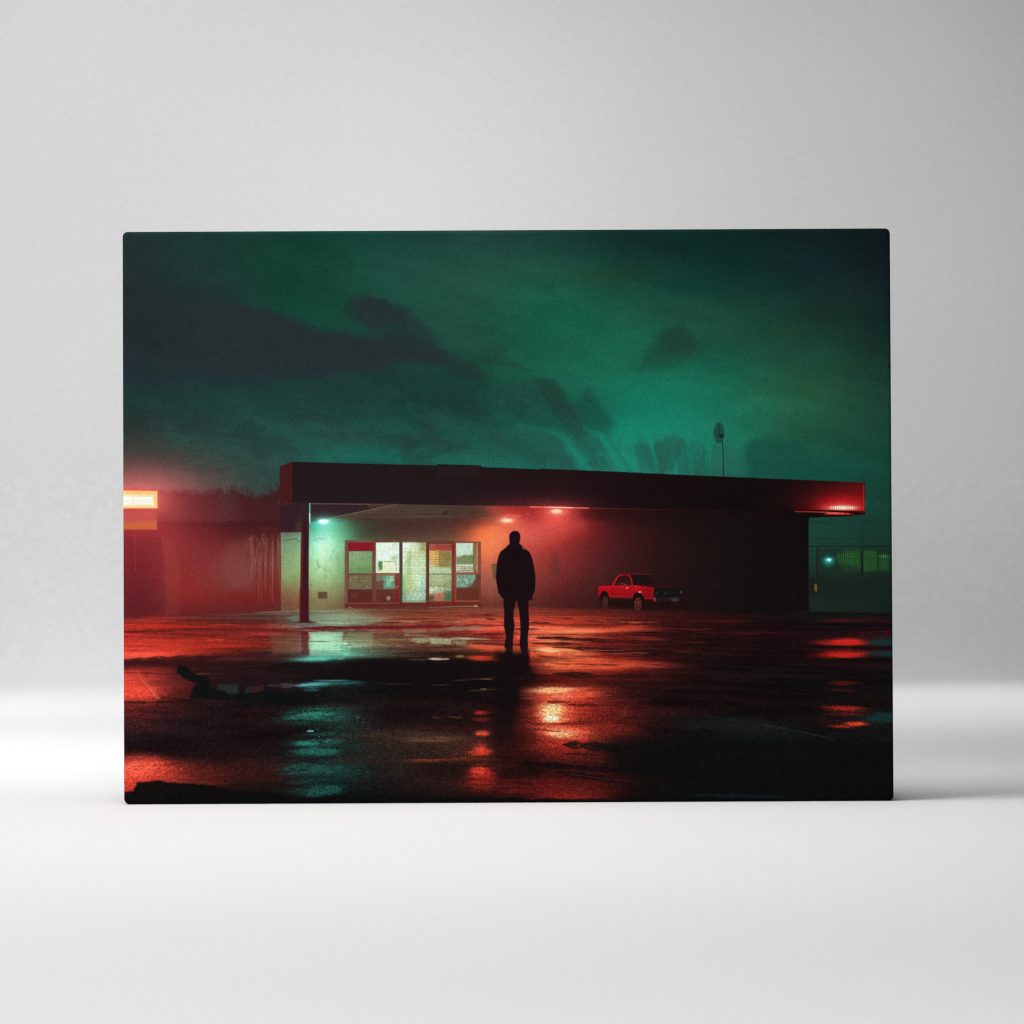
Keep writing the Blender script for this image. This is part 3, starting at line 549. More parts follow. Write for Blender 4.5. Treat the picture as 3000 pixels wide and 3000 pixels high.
# --- yard on the right
poly(mp(P7, [(468,1100),(600,1150),(1300,1130),(1800,1120),(1800,1450),(468,1450)]), (26,30,26), 10, .9)
poly(mp(P7, [(600,680),(1800,660),(1800,1440),(600,1440)]), (25,42,34), 8, .5)
line(mp(P7, [(468,540),(900,532),(1300,522),(1800,530)]), 1, (20,44,38), .8); line(mp(P7, [(468,655),(900,655),(1300,656),(1790,652)]), 1.4, (14,28,26), .95)
line(mp(P7, [(620,672),(1100,668),(1320,664)]), 1.4, (44,70,58), .6); line(mp(P7, [(668,560),(668,650)]), .8, (22,40,36), .7)
GR = (46,100,45)
poly(mp(P7, [(900,820),(980,760),(1060,725),(1290,720),(1290,985),(1200,975),(1050,950),(950,920)]), GR, 7, .85)
poly(mp(P7, [(1325,722),(1548,722),(1550,1035),(1440,1045),(1328,1050)]), GR, 3, .78); poly(mp(P7, [(1560,800),(1640,775),(1745,800),(1745,1000),(1700,1040),(1565,1030)]), (44,96,50), 5, .75)
poly(mp(P7, [(980,960),(1290,960),(1290,1060),(1000,1060)]), (38,72,40), 5, .7); glow(*P7(1640,812), 10, 3, (110,180,120), .35)
for xx in range(700, 1780, 30):
    if abs(xx-1308) < 30: continue
    line(mp(P7, [(xx,730 if xx > 960 else 860),(xx,1090)]), 1.3, (22,46,28), .8, .6)
line(mp(P7, [(860,838),(1290,840),(1780,838)]), 1, (22,44,28), .8); line(mp(P7, [(1555,730),(1560,1060)]), 1.6, (22,40,28), .9); rect(*P7(1290,720), *P7(1326,1100), (22,26,24), .8, .9)
line(mp(P7, [(1312,290),(1308,720)]), 1.2, (20,34,30), .85); line(mp(P7, [(605,680),(600,1150)]), 2.6, (30,22,24), .8, 1)
glow(*P7(780,890), 9, 8, (10,170,150), .9); glow(*P7(785,870), 6.5, 4, (60,240,220), .9); glow(*P7(790,868), 3.8, 2.6, (250,255,255), 1, p=2, screen=False)
for xx in range(715, 860, 22): line(mp(P7, [(xx,880),(xx,1080)]), 1, (22,60,48), .5)
poly(mp(P7, [(560,1245),(598,1245),(602,1300),(596,1365),(570,1362),(555,1310)]), (116,92,18), .9, .9)
# building's right end and night behind the truck
rect(1500, 972, 1524.6, 1152, (18,13,14), .7); poly([(1480,966),(1560,968),(1545,975),(1526,976),(1524,990),(1480,990)], (18,12,13), 1)

# --- wet ground
SG = box(228, 1140, 1690, 1525, 0); xg, yg = X[SG], Y[SG]
gx = [232,290,345,430,510,590,640,720,800,880,940,1000,1050,1120,1200,1300,1420,1560,1685]
gy = [1145,1166,1180,1196,1215,1235,1250,1275,1300,1325,1350,1385,1420,1455,1490,1518]
gt = [
 [(92,34,36),(92,34,36),(96,40,38),(96,44,40),(100,60,50),(116,108,82),(120,104,78),(106,64,50),(104,60,46),(116,62,46),(120,60,48),(112,48,40),(96,38,32),(74,30,28),(54,24,24),(34,16,18),(22,15,15),(24,26,22),(22,24,20)],
 [(120,40,36),(130,40,36),(104,38,34),(90,44,40),(86,54,48),(104,110,94),(134,150,120),(124,80,58),(136,64,46),(150,66,50),(160,66,50),(166,62,48),(150,52,38),(116,36,28),(84,26,22),(48,18,16),(28,14,14),(18,18,17),(16,17,16)],
 [(184,50,40),(176,46,36),(150,42,34),(120,38,32),(104,42,38),(112,120,104),(136,156,124),(130,84,60),(134,60,46),(160,64,48),(186,70,52),(206,72,50),(190,62,40),(120,36,26),(76,22,20),(40,16,15),(26,13,14),(20,15,16),(20,14,16)],
 [(150,40,34),(120,34,30),(134,38,30),(130,38,32),(116,44,38),(118,70,60),(112,100,76),(110,66,50),(110,46,38),(116,40,34),(150,44,36),(236,100,80),(236,110,70),(140,44,30),(74,22,20),(42,16,16),(30,13,15),(28,13,16),(46,15,18)],
 [(224,62,50),(214,58,46),(178,48,36),(146,42,32),(120,54,44),(130,150,124),(150,196,160),(116,98,74),(108,64,50),(120,76,56),(120,44,36),(176,60,46),(190,70,46),(110,34,26),(58,19,18),(36,15,15),(28,13,14),(26,13,14),(28,13,15)],
 [(216,60,48),(196,52,40),(120,36,30),(84,30,28),(70,44,40),(90,120,108),(110,200,168),(70,70,56),(66,40,34),(78,40,32),(110,36,30),(190,64,44),(210,80,50),(150,44,32),(70,20,20),(30,14,15),(26,13,14),(28,12,14),(30,13,14)],
 [(66,22,22),(58,20,20),(54,20,21),(44,19,21),(36,22,22),(40,44,40),(50,60,54),(30,22,22),(26,18,18),(38,18,17),(56,20,18),(120,38,28),(230,110,70),(200,70,44),(96,26,22),(34,15,16),(20,13,14),(24,12,14),(22,13,14)],
 [(190,56,46),(140,44,38),(66,24,25),(40,17,19),(30,17,18),(18,17,17),(18,17,17),(18,14,15),(18,13,14),(20,13,13),(22,13,13),(34,14,14),(120,34,26),(120,34,26),(64,20,18),(32,14,15),(20,14,15),(18,13,14),(18,14,15)],
 [(226,70,56),(176,54,44),(80,28,27),(30,18,19),(26,20,20),(18,20,20),(20,24,24),(17,15,16),(18,14,15),(18,14,14),(20,14,14),(24,13,14),(44,18,18),(46,18,18),(34,15,16),(28,14,15),(20,14,15),(18,14,15),(17,14,15)],
 [(130,40,34),(90,30,28),(44,20,20),(24,16,17),(22,16,17),(18,17,17),(20,18,18),(22,15,16),(26,15,16),(28,15,16),(26,14,14),(34,16,16),(130,44,34),(86,26,22),(44,17,17),(28,14,15),(22,13,15),(19,13,14),(20,13,14)],
 [(60,24,24),(48,21,22),(34,19,20),(30,17,18),(32,18,19),(24,32,30),(26,42,38),(24,16,17),(24,15,16),(26,15,16),(36,16,16),(60,20,18),(170,60,44),(110,32,26),(52,19,18),(28,15,16),(22,15,16),(19,14,15),(22,20,21)],
 [(36,18,20),(34,18,20),(28,17,19),(28,18,19),(30,18,19),(24,24,24),(26,34,32),(28,22,22),(40,26,22),(46,24,20),(44,18,17),(60,20,18),(170,54,38),(130,40,30),(44,18,18),(24,20,20),(19,22,22),(18,16,17),(18,17,18)],
 [(40,17,18),(34,17,18),(28,16,17),(28,16,17),(26,16,17),(20,26,25),(22,36,32),(26,26,24),(36,25,21),(50,26,20),(56,22,19),(58,18,17),(110,32,26),(70,23,21),(28,15,15),(16,15,15),(14,14,14),(14,14,14),(14,14,14)],
 [(190,60,48),(130,42,35),(60,23,22),(34,17,18),(26,16,17),(18,22,22),(20,34,32),(24,22,20),(32,20,18),(36,19,17),(40,16,16),(34,14,14),(60,20,18),(48,17,16),(18,13,13),(13,13,13),(13,13,13),(13,13,13),(13,13,13)],
 [(120,40,34),(90,32,28),(40,19,18),(26,14,15),(20,14,14),(15,18,18),(16,26,25),(17,17,17),(26,16,16),(30,16,16),(30,14,14),(44,15,15),(90,25,22),(66,20,19),(26,13,13),(13,13,13),(13,13,13),(12,13,13),(12,13,13)],
 [(10,10,10),(10,10,10),(10,10,10),(10,10,10),(11,11,11),(12,18,18),(12,20,20),(13,14,14),(18,14,14),(22,14,13),(24,13,13),(34,13,13),(66,18,17),(50,16,16),(18,12,12),(12,12,12),(12,16,17),(11,12,13),(10,10,10)]]
g = grid(gx, gy, gt, SG)
# streaky wetness: long low ripples that tighten with distance
dep = 60/(yg-1120)
sx1 = fbm(xg*.007*(np.minimum(dep, 1.6)+.35), 900/(yg-1090)*2.4, 101, 5); sx2 = fbm(xg*.014*(np.minimum(dep, 1.4)+.5), 900/(yg-1090)*6, 111, 4); fine = fbm(xg*.2, yg*.45, 121, 3)
near_ = ss(1150, 1200, yg); k = 1+(.25+.35*near_)*sx1+(.12+.24*near_)*sx2
g = g*np.clip(k, .35, 1.9)[..., None]
g = g*(1+(.1+.16*near_)*fine)[..., None]
# ground begins a little below the wall
mg = ss(1143, 1150, yg+4*ss(400, 250, xg)*0)*1.0
top = np.interp(xg, [232,330,420,530,640,906,1000,1200,1524,1685], [1166,1163,1158,1153,1149,1147,1147,1150,1154,1158]).astype(F)
mg = ss(-2.5, 2.5, yg-top)
IMG[SG] = IMG[SG]*(1-mg[..., None])+np.clip(g, 0, 1)*mg[..., None]
def pud(cx, cy, rx, ry, c, a=1.0, det=.8, fx=.04, fy=.16, seed=7, soft=.5, slope=0):
    """patch of lamp light lying on wet asphalt, ragged along the ripples"""
    S = box(cx-rx*2, cy-ry*2.2, cx+rx*2, cy+ry*2.2, 4); x, y = X[S], Y[S]
    if x.size == 0: return
    q = 1.12; yy = y-cy-slope*(x-cx)+ry*.35*fbm(x*.015, y*.05, seed+3, 3)
    r2 = ((x-cx)/(rx*q))**2+(yy/(ry*q))**2
    n = fbm(x*fx, (y-slope*x)*fy*1.6, seed, 4); n2 = fbm(x*.22, y*.5, seed+9, 3)
    m = np.exp(-r2*(1.1+.5*r2))*1.25*(1+det*1.5*n+.5*n2)
    put(S, np.clip(m, 0, 1), c, a)
def streak(x0, x1, y, h, c, a=1.0, seed=1, wob=1.5, slope=0, blur=1.2):
    """long thin ripple, tapered at both ends"""
    S = box(x0, y-h*2-abs(slope)*(x1-x0)-wob*2, x1, y+h*2+abs(slope)*(x1-x0)+wob*2, 3); x, yy = X[S], Y[S]
    if x.size == 0: return
    t = (x-x0)/(x1-x0); hh = h*np.clip(4*t*(1-t), 0, 1)**.5*(1+.5*vnoise(x*.05, x*0, seed+3))
    cy = y+slope*(x-x0)+wob*fbm(x*.02, x*0, seed, 3)
    m = 1-ss(-blur, blur, np.abs(yy-cy)-hh/2); m = m*((t > 0) & (t < 1))*np.clip(1+.6*vnoise(x*.11, yy*.6, seed+8), 0, 1)
    put(S, m, c, a)
# left: red light in long sheets
pud(270, 1222, 100, 17, (240,74,58), .75, .5, .02, .2, 201); pud(360, 1218, 190, 13, (178,46,32), .55, .5, .015, .2, 202); pud(250, 1238, 60, 7, (250,96,76), .6, .6, .03, .2, 203)
pud(440, 1196, 130, 8, (140,40,34), .5, .6, .02, .2, 204); pud(285, 1182, 60, 5, (196,48,36), .5, .6, .02, .3, 205)
for (x0, x1, y, h, c, a, sl) in [(228,330,1193,4,(84,24,26),.8,-.01),(300,560,1192,4,(110,34,32),.75,-.012),(560,790,1186.5,7,(98,24,34),.95,-.008),(560,1000,1184,5,(100,26,34),.85,-.006),(760,960,1183,6,(116,26,30),.8,-.01),
   (230,300,1176,2,(110,34,28),.6,-.02),(228,310,1171,1.6,(96,34,30),.6,.01),(300,470,1170,2.4,(100,40,34),.6,-.02),(236,290,1206,2.2,(150,40,34),.6,0),(228,296,1219,2.4,(120,34,30),.7,.01),(228,280,1228,2,(130,36,32),.6,.02),
   (300,420,1204,2,(150,44,32),.5,.01),(395,425,1208,2,(246,120,90),.6,-.02),(560,640,1172,2,(90,70,60),.5,0),(455,590,1160,3,(110,90,74),.5,-.03),(480,620,1156,2,(150,150,120),.4,-.02),
   (230,420,1247,10,(46,17,19),.75,-.03),(228,460,1256,11,(48,18,20),.8,-.02),(400,620,1240,7,(58,26,26),.65,-.02),(330,560,1262,4,(76,28,26),.5,-.03),(400,600,1268,3,(70,26,24),.5,0),(280,420,1272,5,(44,18,20),.7,.02)]:
    streak(x0, x1, y, h, c, a, int(x0+y), 1.2, sl)
poly([(540,1166),(566,1159),(572,1174),(600,1178),(560,1176)], (104,124,104), 2, .6); poly([(583,1160),(650,1158),(740,1166),(690,1180),(600,1180),(584,1174)], (132,150,122), 3, .5, warp=3)
# mirror of the shop wall, green lamp and windows in the flooded strip
poly([(510,1196),(569,1194),(569,1232),(515,1236)], (110,70,58), 4, .6); poly([(569,1192),(583,1192),(583,1238),(569,1238)], (84,26,36), 2, .7)
poly([(583,1194),(648,1193),(646,1216),(640,1238),(583,1240)], (158,214,176), 3, .75, warp=4, wf=.06, wfy=.2); poly([(588,1198),(632,1198),(628,1222),(590,1226)], (176,232,194), 6, .7)
pud(612, 1243, 44, 9, (90,214,190), .85, .7, .03, .2, 210, slope=-.03); pud(590, 1247, 34, 4, (120,240,220), .6, .6, .03, .3, 211)
pud(660, 1238, 80, 8, (84,110,92), .4, .8, .02, .25, 212)
poly([(655,1194),(704,1193),(704,1214),(656,1218)], (128,134,100), 2.5, .55, warp=2); poly([(706,1193),(830,1192),(830,1214),(706,1216)], (116,86,64), 4, .4, warp=3)
streak(700, 850, 1208, 3, (146,130,96), .5, 220); streak(640, 820, 1223, 3, (110,90,70), .5, 221); streak(770, 900, 1206, 2.6, (196,186,160), .65, 222)
streak(580, 626, 1211, 1.2, (50,60,48), .9, 223, .5); streak(590, 760, 1233, 3, (90,100,84), .45, 224); streak(830, 890, 1173, 3.4, (176,150,110), .7, 226); streak(870, 960, 1170, 2.6, (190,120,96), .6, 227); streak(800, 860, 1177, 2.6, (120,54,44), .8, 228)
streak(780, 880, 1173, 1.6, (50,20,18), .6, 229)
streak(838, 930, 1186, 9, (146,146,116), .55, 226, 1); streak(930, 1010, 1184, 5, (190,120,96), .5, 229, 1); streak(850, 925, 1204, 4, (196,196,170), .7, 225, 1, .04)
P10 = crop(900, 1740, 3.018)
def st10(x0, x1, y, h, c, a, sd, wob=1, slope=0): (ax, ay), (bx_, _) = P10(x0, y), P10(x1, y); streak(ax, bx_, ay, h, c, a, sd, wob, slope)
poly(mp(P10, [(935,392),(1056,394),(1056,436),(1000,438),(925,425)]), (160,164,132), 2, .5, warp=2.5, wf=.1); poly(mp(P10, [(1082,400),(1274,408),(1274,452),(1082,446)]), (168,180,140), 1.8, .68, warp=2.2); poly(mp(P10, [(1318,422),(1410,426),(1400,452),(1318,450)]), (140,148,112), 2, .6, warp=1.5)
poly(mp(P10, [(845,318),(1052,314),(1052,345),(870,350)]), (136,134,106), 1.6, .5, warp=1.6); poly(mp(P10, [(1082,310),(1280,314),(1270,334),(1082,336)]), (120,112,88), 1.8, .5, warp=1.6)
for i in range(60):
    a = rs.uniform(930, 1400); st10(a, a+rs.uniform(12, 40), rs.uniform(396, 450), 1.2, [(140,160,110),(214,220,190),(110,120,84)][i % 3], .5, i, .5)
st10(850, 1090, 366, 3.4, (186,160,140), .7, 601, 1, .03); st10(1020, 1270, 384, 2.6, (176,120,100), .6, 602, 1, .03); st10(820, 1010, 248, 2.6, (176,156,122), .6, 603); st10(1040, 1280, 236, 2.4, (190,120,96), .5, 604)
st10(660, 860, 258, 2, (44,24,22), .7, 605); st10(1420, 1620, 188, 2.4, (110,32,28), .8, 606); st10(1540, 1700, 190, 2.6, (80,24,24), .8, 607)
st10(860, 1380, 470, 5, (60,30,26), .5, 608); st10(1060, 1260, 580, 3.4, (226,196,176), .9, 609, .5); st10(880, 1050, 586, 1.8, (190,150,116), .7, 610, .6); st10(1310, 1390, 556, 4, (150,120,80), .7, 611, 1); st10(900, 1420, 614, 1.3, (150,110,80), .45, 612, .6)
pud(*P10(1580,470), 34, 8, (236,96,58), .8, .7, .02, .2, 613, slope=.04); pud(*P10(1540,572), 24, 4.5, (220,66,42), .8, .7, .02, .2, 614); pud(*P10(1530,658), 16, 3, (90,26,26), .7, .7, .02, .2, 615)
st10(1420, 1740, 862, 2.4, (104,70,36), .6, 616, 1.5, -.06); st10(1525, 1585, 843, 1.5, (190,140,90), .8, 617, .3)
pud(*P10(800,1250), 110, 9, (62,48,40), .6, .9, .02, .2, 618); pud(*P10(1120,1290), 60, 6, (96,60,42), .55, 1, .03, .3, 619); st10(860, 1220, 1472, 2.4, (176,70,36), .6, 620, 1.4, -.005)
st10(1100, 1190, 1095, 1.4, (150,70,56), .7, 621, .5, .05)
poly([(583,1247),(640,1246),(700,1241),(800,1246),(880,1251),(1000,1257),(1010,1280),(830,1300),(700,1290),(583,1280),(490,1262),(520,1252)], (17,13,15), 4, .82, warp=3, wf=.03)
# warm light in front of the man
def BR(cx, cy, rx, ry, c, a, sd, sl=0, det=.7): pud(cx, cy, rx, ry, c, a, det, .02, .2, sd, slope=sl)
BR(1000,1187,80,5,(246,120,86),.8,301); BR(1120,1189,90,7,(236,100,66),.8,302,-.02); BR(1080,1192,60,4,(255,150,104),.6,303); BR(1180,1184,70,6,(200,64,42),.6,304); BR(1060,1168,110,5,(190,66,46),.5,305); BR(1150,1205,110,8,(140,40,32),.6,306,.03)
BR(935,1190,40,6,(240,84,64),.7,307,-.02); BR(930,1172,60,6,(206,76,54),.5,308)
BR(965,1226,30,8,(240,100,60),.75,309,.05); BR(958,1246,22,4,(240,80,50),.8,310); BR(1036,1209,44,4.5,(250,130,86),.8,311,.03); BR(1052,1229,56,8,(255,146,96),.85,312,.06); BR(1036,1228,20,4,(255,206,150),.75,313,.04); BR(1110,1247,36,8,(246,120,78),.8,333,.04); BR(1170,1252,90,9,(206,66,44),.7,314,.04); BR(1130,1258,60,6,(240,100,62),.6,315)
BR(1230,1230,110,8,(96,28,24),.5,317,.06)
for (x0, x1, y, h, c, a, sl) in [(1010,1260,1204,7,(60,18,18),.85,.04),(1040,1180,1221,6,(50,17,17),.8,.06),(1012,1130,1203,4,(56,18,18),.8,.03),(1120,1400,1226,9,(24,13,14),.8,.06),(1000,1100,1213,5,(44,16,16),.8,.03),(1080,1180,1180,3,(110,30,26),.8,.02),(1150,1300,1179,3,(60,20,20),.6,.0),(960,1020,1188,4,(90,24,24),.7,0),
   (900,975,1196,4,(90,26,26),.8,0),(890,990,1215,5,(70,22,22),.7,.02),(1040,1180,1253,4,(56,18,17),.7,.02),(1050,1230,1276,7,(30,14,15),.8,.0),(1040,1120,1272,5,(22,12,13),.8,.0),(1000,1040,1176,3,(60,20,20),.8,0),(915,935,1169,3,(50,18,18),.8,0),(1060,1080,1168,2.5,(60,20,20),.7,0),
   (1240,1500,1192,2,(80,24,24),.6,.02),(1250,1520,1180,2,(74,22,22),.5,.006),(1220,1360,1186,2.4,(84,26,24),.5,.01),(1330,1480,1195,3,(64,19,22),.7,.01),(1180,1560,1210,4,(20,13,14),.5,.01),(1400,1684,1215,5,(18,14,15),.5,.0)]:
    streak(x0, x1, y, h, c, a, int(x0+y), 1.8, sl)
for i in range(70):
    x0 = rs.uniform(905, 1300); y = rs.uniform(1160, 1262); L = rs.uniform(12, 90); b = np.exp(-((x0-1080)/120)**2)
    streak(x0, x0+L, y, rs.uniform(1, 3), (int(90+165*b), int(30+110*b), int(26+70*b)) if i % 2 else (40,15,16), rs.uniform(.25, .6), i+400, 1.5, rs.uniform(-.01, .05))
# red pool mirrored from the second lamp
BR(1085,1345,110,62,(120,34,28),.55,320,0,.9); BR(1060,1350,60,58,(196,54,38),.6,321,0,.9); BR(1070,1310,70,12,(236,92,62),.8,322); BR(1040,1303,38,7,(255,196,130),.85,323); BR(1058,1315,20,7,(250,150,110),.5,330)
BR(1045,1347,34,26,(255,130,80),.8,324,0,.6); BR(1040,1342,20,15,(255,214,150),.9,325,0,.6); BR(1040,1357,15,8,(255,240,200),.9,326,0,.5); BR(1075,1384,52,13,(246,110,76),.85,327,.06,.7); BR(1058,1385,26,8,(255,200,140),.85,328,.08,.6); BR(1085,1400,60,12,(170,48,36),.6,329,.0,.9)
BR(1150,1380,60,14,(130,36,28),.5,331); BR(1040,1410,50,12,(150,42,32),.5,332)
for (x0, x1, y, h, c, a, sl) in [(1030,1075,1325,5,(90,28,24),.85,.02),(1070,1140,1331,5,(70,22,20),.8,.01),(1090,1130,1342,3,(120,34,28),.7,0),(1010,1140,1367,6,(90,26,22),.75,-.02),(1075,1130,1365,4,(110,36,26),.8,0),(990,1060,1378,4,(80,22,20),.6,.02),(1060,1130,1422,5,(40,15,15),.7,.05)]:
    streak(x0, x1, y, h, c, a, int(x0+y), 2.4, sl)
# spots mirrored from the first lamp
for (cx, cy, rx, ry, c, a) in [(907,1345,14,4,(170,40,30),.8),(908,1358,16,4,(130,34,28),.6),(909,1385,13,6,(240,80,56),.9),(905,1410,12,11,(240,70,46),.85),(907,1420,24,6,(220,64,44),.8),(908,1465,26,22,(190,44,34),.75),(905,1455,14,10,(230,70,50),.6),(880,1432,50,4,(110,44,26),.6),(790,1436,40,3,(150,60,30),.7),(905,1480,36,12,(120,32,26),.5)]:
    BR(cx, cy, rx, ry, c, a, int(cx*3+cy), 0, .9)
BR(800,1400,110,16,(56,36,28),.55,341); BR(820,1395,60,5,(96,64,44),.5,342); streak(760,850,1399,2,(130,100,70),.5,343); BR(720,1430,90,14,(44,34,30),.6,344); BR(860,1375,90,6,(48,20,18),.7,345)
streak(850,960,1284,3,(80,44,26),.6,346,2,-.05); streak(940,985,1280,1.6,(170,110,50),.6,347,1); streak(906,930,1282,1.6,(200,150,90),.7,348); streak(846,874,1353,1.6,(140,74,56),.7,349,1,.06)
# lower centre: rusty glow and dark ruts
BR(1040,1490,110,24,(110,28,24),.6,350,0,1); BR(1060,1505,60,9,(150,34,28),.5,351); BR(1160,1470,90,14,(66,20,18),.5,352)
for (x0, x1, y, h, c, a, sl) in [(1060,1200,1405,16,(14,12,13),.8,.06),(985,1110,1440,12,(15,12,13),.85,.08),(1050,1180,1458,9,(20,13,13),.85,.14),(1060,1200,1460,1.6,(110,44,40),.6,.12),(1090,1300,1468,1.6,(70,30,28),.4,.1),(1080,1350,1448,10,(14,12,13),.6,.06)]:
    streak(x0, x1, y, h, c, a, int(x0+y), 2, sl)
poly([(1120,1392),(1300,1385),(1480,1400),(1684,1410),(1684,1516),(1300,1516),(1180,1470)], (13,13,13), 22, .75, warp=8)
# left foreground
BR(262,1290,56,28,(226,66,52),.75,360,0,.5); BR(300,1280,70,20,(150,50,44),.5,361,0,.9); BR(245,1308,50,12,(240,80,60),.7,362,0,.5); BR(350,1290,60,24,(84,28,27),.5,363,0,1)
poly([(228,1266),(262,1262),(300,1310),(296,1323),(228,1324)], (226,70,54), 4, .3, warp=4, wf=.08); poly([(258,1270),(266,1274),(304,1318),(298,1320)], (232,110,82), 2, .55, warp=1.5); line([(262,1272),(300,1316)], 1, (120,36,32), .7); streak(228,330,1326,5,(40,17,18),.9,364,1,-.01)
streak(228, 300, 1270, 3, (90,30,28), .8, 365, 1); BR(250,1350,60,8,(96,32,30),.6,366,.05,1); BR(320,1345,60,10,(60,23,24),.5,367,.05,1)
BR(280,1462,84,30,(226,66,48),.85,368,0,.55); BR(262,1452,50,20,(255,100,74),.7,369,0,.5); BR(360,1470,80,22,(130,42,32),.5,370,0,.9); BR(450,1462,100,22,(64,22,21),.5,371,0,1)
poly([(228,1488),(246,1485),(258,1488),(256,1494),(228,1497)], (190,54,42), 2.5, .8, warp=2)
poly([(228,1497),(252,1493),(260,1476),(300,1473),(340,1478),(385,1480),(430,1488),(460,1496),(640,1502),(1700,1516),(1700,1530),(228,1530)], (13,12,13), 2.4, .96, warp=3, wf=.06)
# rubble and the pool round it
P9 = crop(350, 1740, 3.018)
poly(mp(P9, [(800,760),(950,740),(1300,760),(1640,800),(1640,880),(1300,900),(900,900),(800,850)]), (26,20,22), 5, .7, warp=4)
BR(470,1276,130,24,(34,18,20),.75,388); poly(mp(P9, [(880,800),(1050,800),(1045,895),(950,895),(930,860),(870,850)]), (42,50,47), 3, .75, warp=3); poly(mp(P9, [(1115,830),(1180,820),(1180,885),(1110,888)]), (38,46,43), 3, .7, warp=3); poly(mp(P9, [(1180,815),(1280,810),(1270,860),(1185,880)]), (72,34,33), 3, .6, warp=4, wf=.1); streak(*P9(1300,0)[:1], P9(1640,0)[0], P9(0,818)[1], 7, (80,72,66), .6, 372, 2, -.02)
streak(P9(640,0)[0], P9(920,0)[0], P9(0,708)[1], 2, (110,60,50), .6, 373, 1)
RB = (14,16,17)
poly(mp(P9, [(512,650),(540,634),(600,650),(640,690),(700,720),(780,735),(800,760),(800,820),(850,855),(940,870),(950,895),(1080,890),(1200,880),(1260,860),(1300,845),(1400,860),(1500,880),(1560,870),(1660,885),(1700,900),(1640,940),(1400,960),(1200,950),(950,930),(800,932),(640,925),(622,900),(650,850),(680,790),(620,770),(560,740),(515,700)]), RB, 2.4, .94, warp=2.2, wf=.14, seed=77)
poly(mp(P9, [(900,890),(1700,890),(1790,960),(1500,1010),(1100,985),(900,940)]), (15,16,17), 6, .8, warp=5)
BR(*P9(1720,805), 30, 5, (90,190,190), .85, 374, -.05); BR(*P9(1700,850), 14, 4, (60,130,140), .7, 375)
BR(640,1290,44,6,(50,120,118),.6,376); streak(590,660,1284,2,(120,200,200),.5,377,1); streak(700,780,1291,1.4,(70,70,74),.5,378,1); streak(810,850,1293,1.2,(110,90,76),.5,379,.6)
# green lamp mirrored in the near ground
for (cx, cy, rx, ry, c, a) in [(590,1352,58,13,(36,96,82),.9),(600,1350,36,7,(56,140,120),.6),(596,1402,46,6,(44,130,114),.85),(600,1418,44,9,(36,104,92),.8),(590,1452,60,12,(30,86,76),.85),(600,1492,52,9,(28,84,74),.8),(640,1462,60,10,(26,56,52),.5),(615,1385,40,4,(30,76,68),.7),(595,1475,50,5,(26,70,62),.5)]:
    pud(cx, cy, rx, ry, c, a, 1.0, .035, .14, int(cx+cy), slope=-.04)
streak(579,593,1380,3,(120,200,214),.9,380,.5); glow(676,1355,1.5,1.5,(90,150,170),.8,screen=False); streak(596,602,1377,2,(90,150,160),.5,381,.5)
# mirrored red lamp of the canopy on the right
for (cx, cy, rx, ry, c, a) in [(1590,1213,52,7,(190,36,28),.9),(1600,1212,30,5,(214,40,30),.8),(1590,1235,52,8,(180,32,26),.9),(1596,1236,32,5,(220,44,32),.7),(1590,1172,50,4,(84,22,24),.7),(1660,1170,50,6,(60,18,22),.6),(1590,1289,30,4,(96,24,20),.8),(1590,1303,22,3,(100,26,20),.5),(1590,1337,40,5,(176,42,30),.8),(1596,1349,40,4,(90,26,22),.7),(1612,1366,22,4,(240,74,48),.95),(1586,1371,24,3,(190,50,34),.8),(1570,1362,40,8,(50,18,17),.5)]:
    BR(cx, cy, rx, ry, c, a, int(cx*2+cy), .03 if cy > 1300 else 0, .5)
for (cx, cy, rx, ry) in [(1668,1212,34,8),(1668,1234,34,6),(1668,1356,38,9)]: BR(cx, cy, rx, ry, (22,54,52), .85, int(cy), 0, .4)
streak(1500,1684,1222,4,(16,13,14),.95,382,.5); streak(1500,1684,1246,5,(16,13,14),.8,383,.5); streak(1600,1684,1230,1.4,(40,60,58),.5,384,.5)
BR(1390,1366,110,16,(27,31,31),.6,387,.05,.4); line([(1330,1352),(1429,1366),(1514,1382),(1574,1396)], 2.6, (34,44,43), .4, 2.4); line([(1440,1368),(1514,1382),(1560,1392)], 1.8, (42,54,52), .4, 1.6)
streak(1300,1480,1500,6,(20,34,38),.7,387,1,.02)
# painted kerb line and dim red on the far right ground
streak(1290,1420,1174,4,(74,22,20),.6,388,.5); streak(1290,1684,1163,1.6,(40,30,26),.5,389,.5); streak(1300,1420,1172,1.2,(110,34,30),.5,390,.4); streak(1560,1640,1147,1.4,(34,48,50),.6,391,.4)
# glints of grit
for i in range(900):
    a, b = rs.uniform(232, 1684), 1260+250*rs.rand()**.8; j = int(np.clip(b-430, 0, PH-1)); q = int(np.clip(a-232, 0, PW-1)); base = IMG[j, q]*255
    c = np.clip(base*rs.uniform(1.6, 3.2)+rs.uniform(0, 30), 0, 255); glow(a, b, rs.uniform(.5, 1.1), rs.uniform(.4, .8), tuple(c), rs.uniform(.3, .8), screen=False)
gr = ss(1262, 1340, yg); nn = vnoise(xg*.75, yg*.95, 131)*.6+vnoise(xg*.4, yg*.6, 132)*.5
IMG[SG] = np.clip(IMG[SG]*(1+(gr*.4*nn)[..., None]), 0, 1)

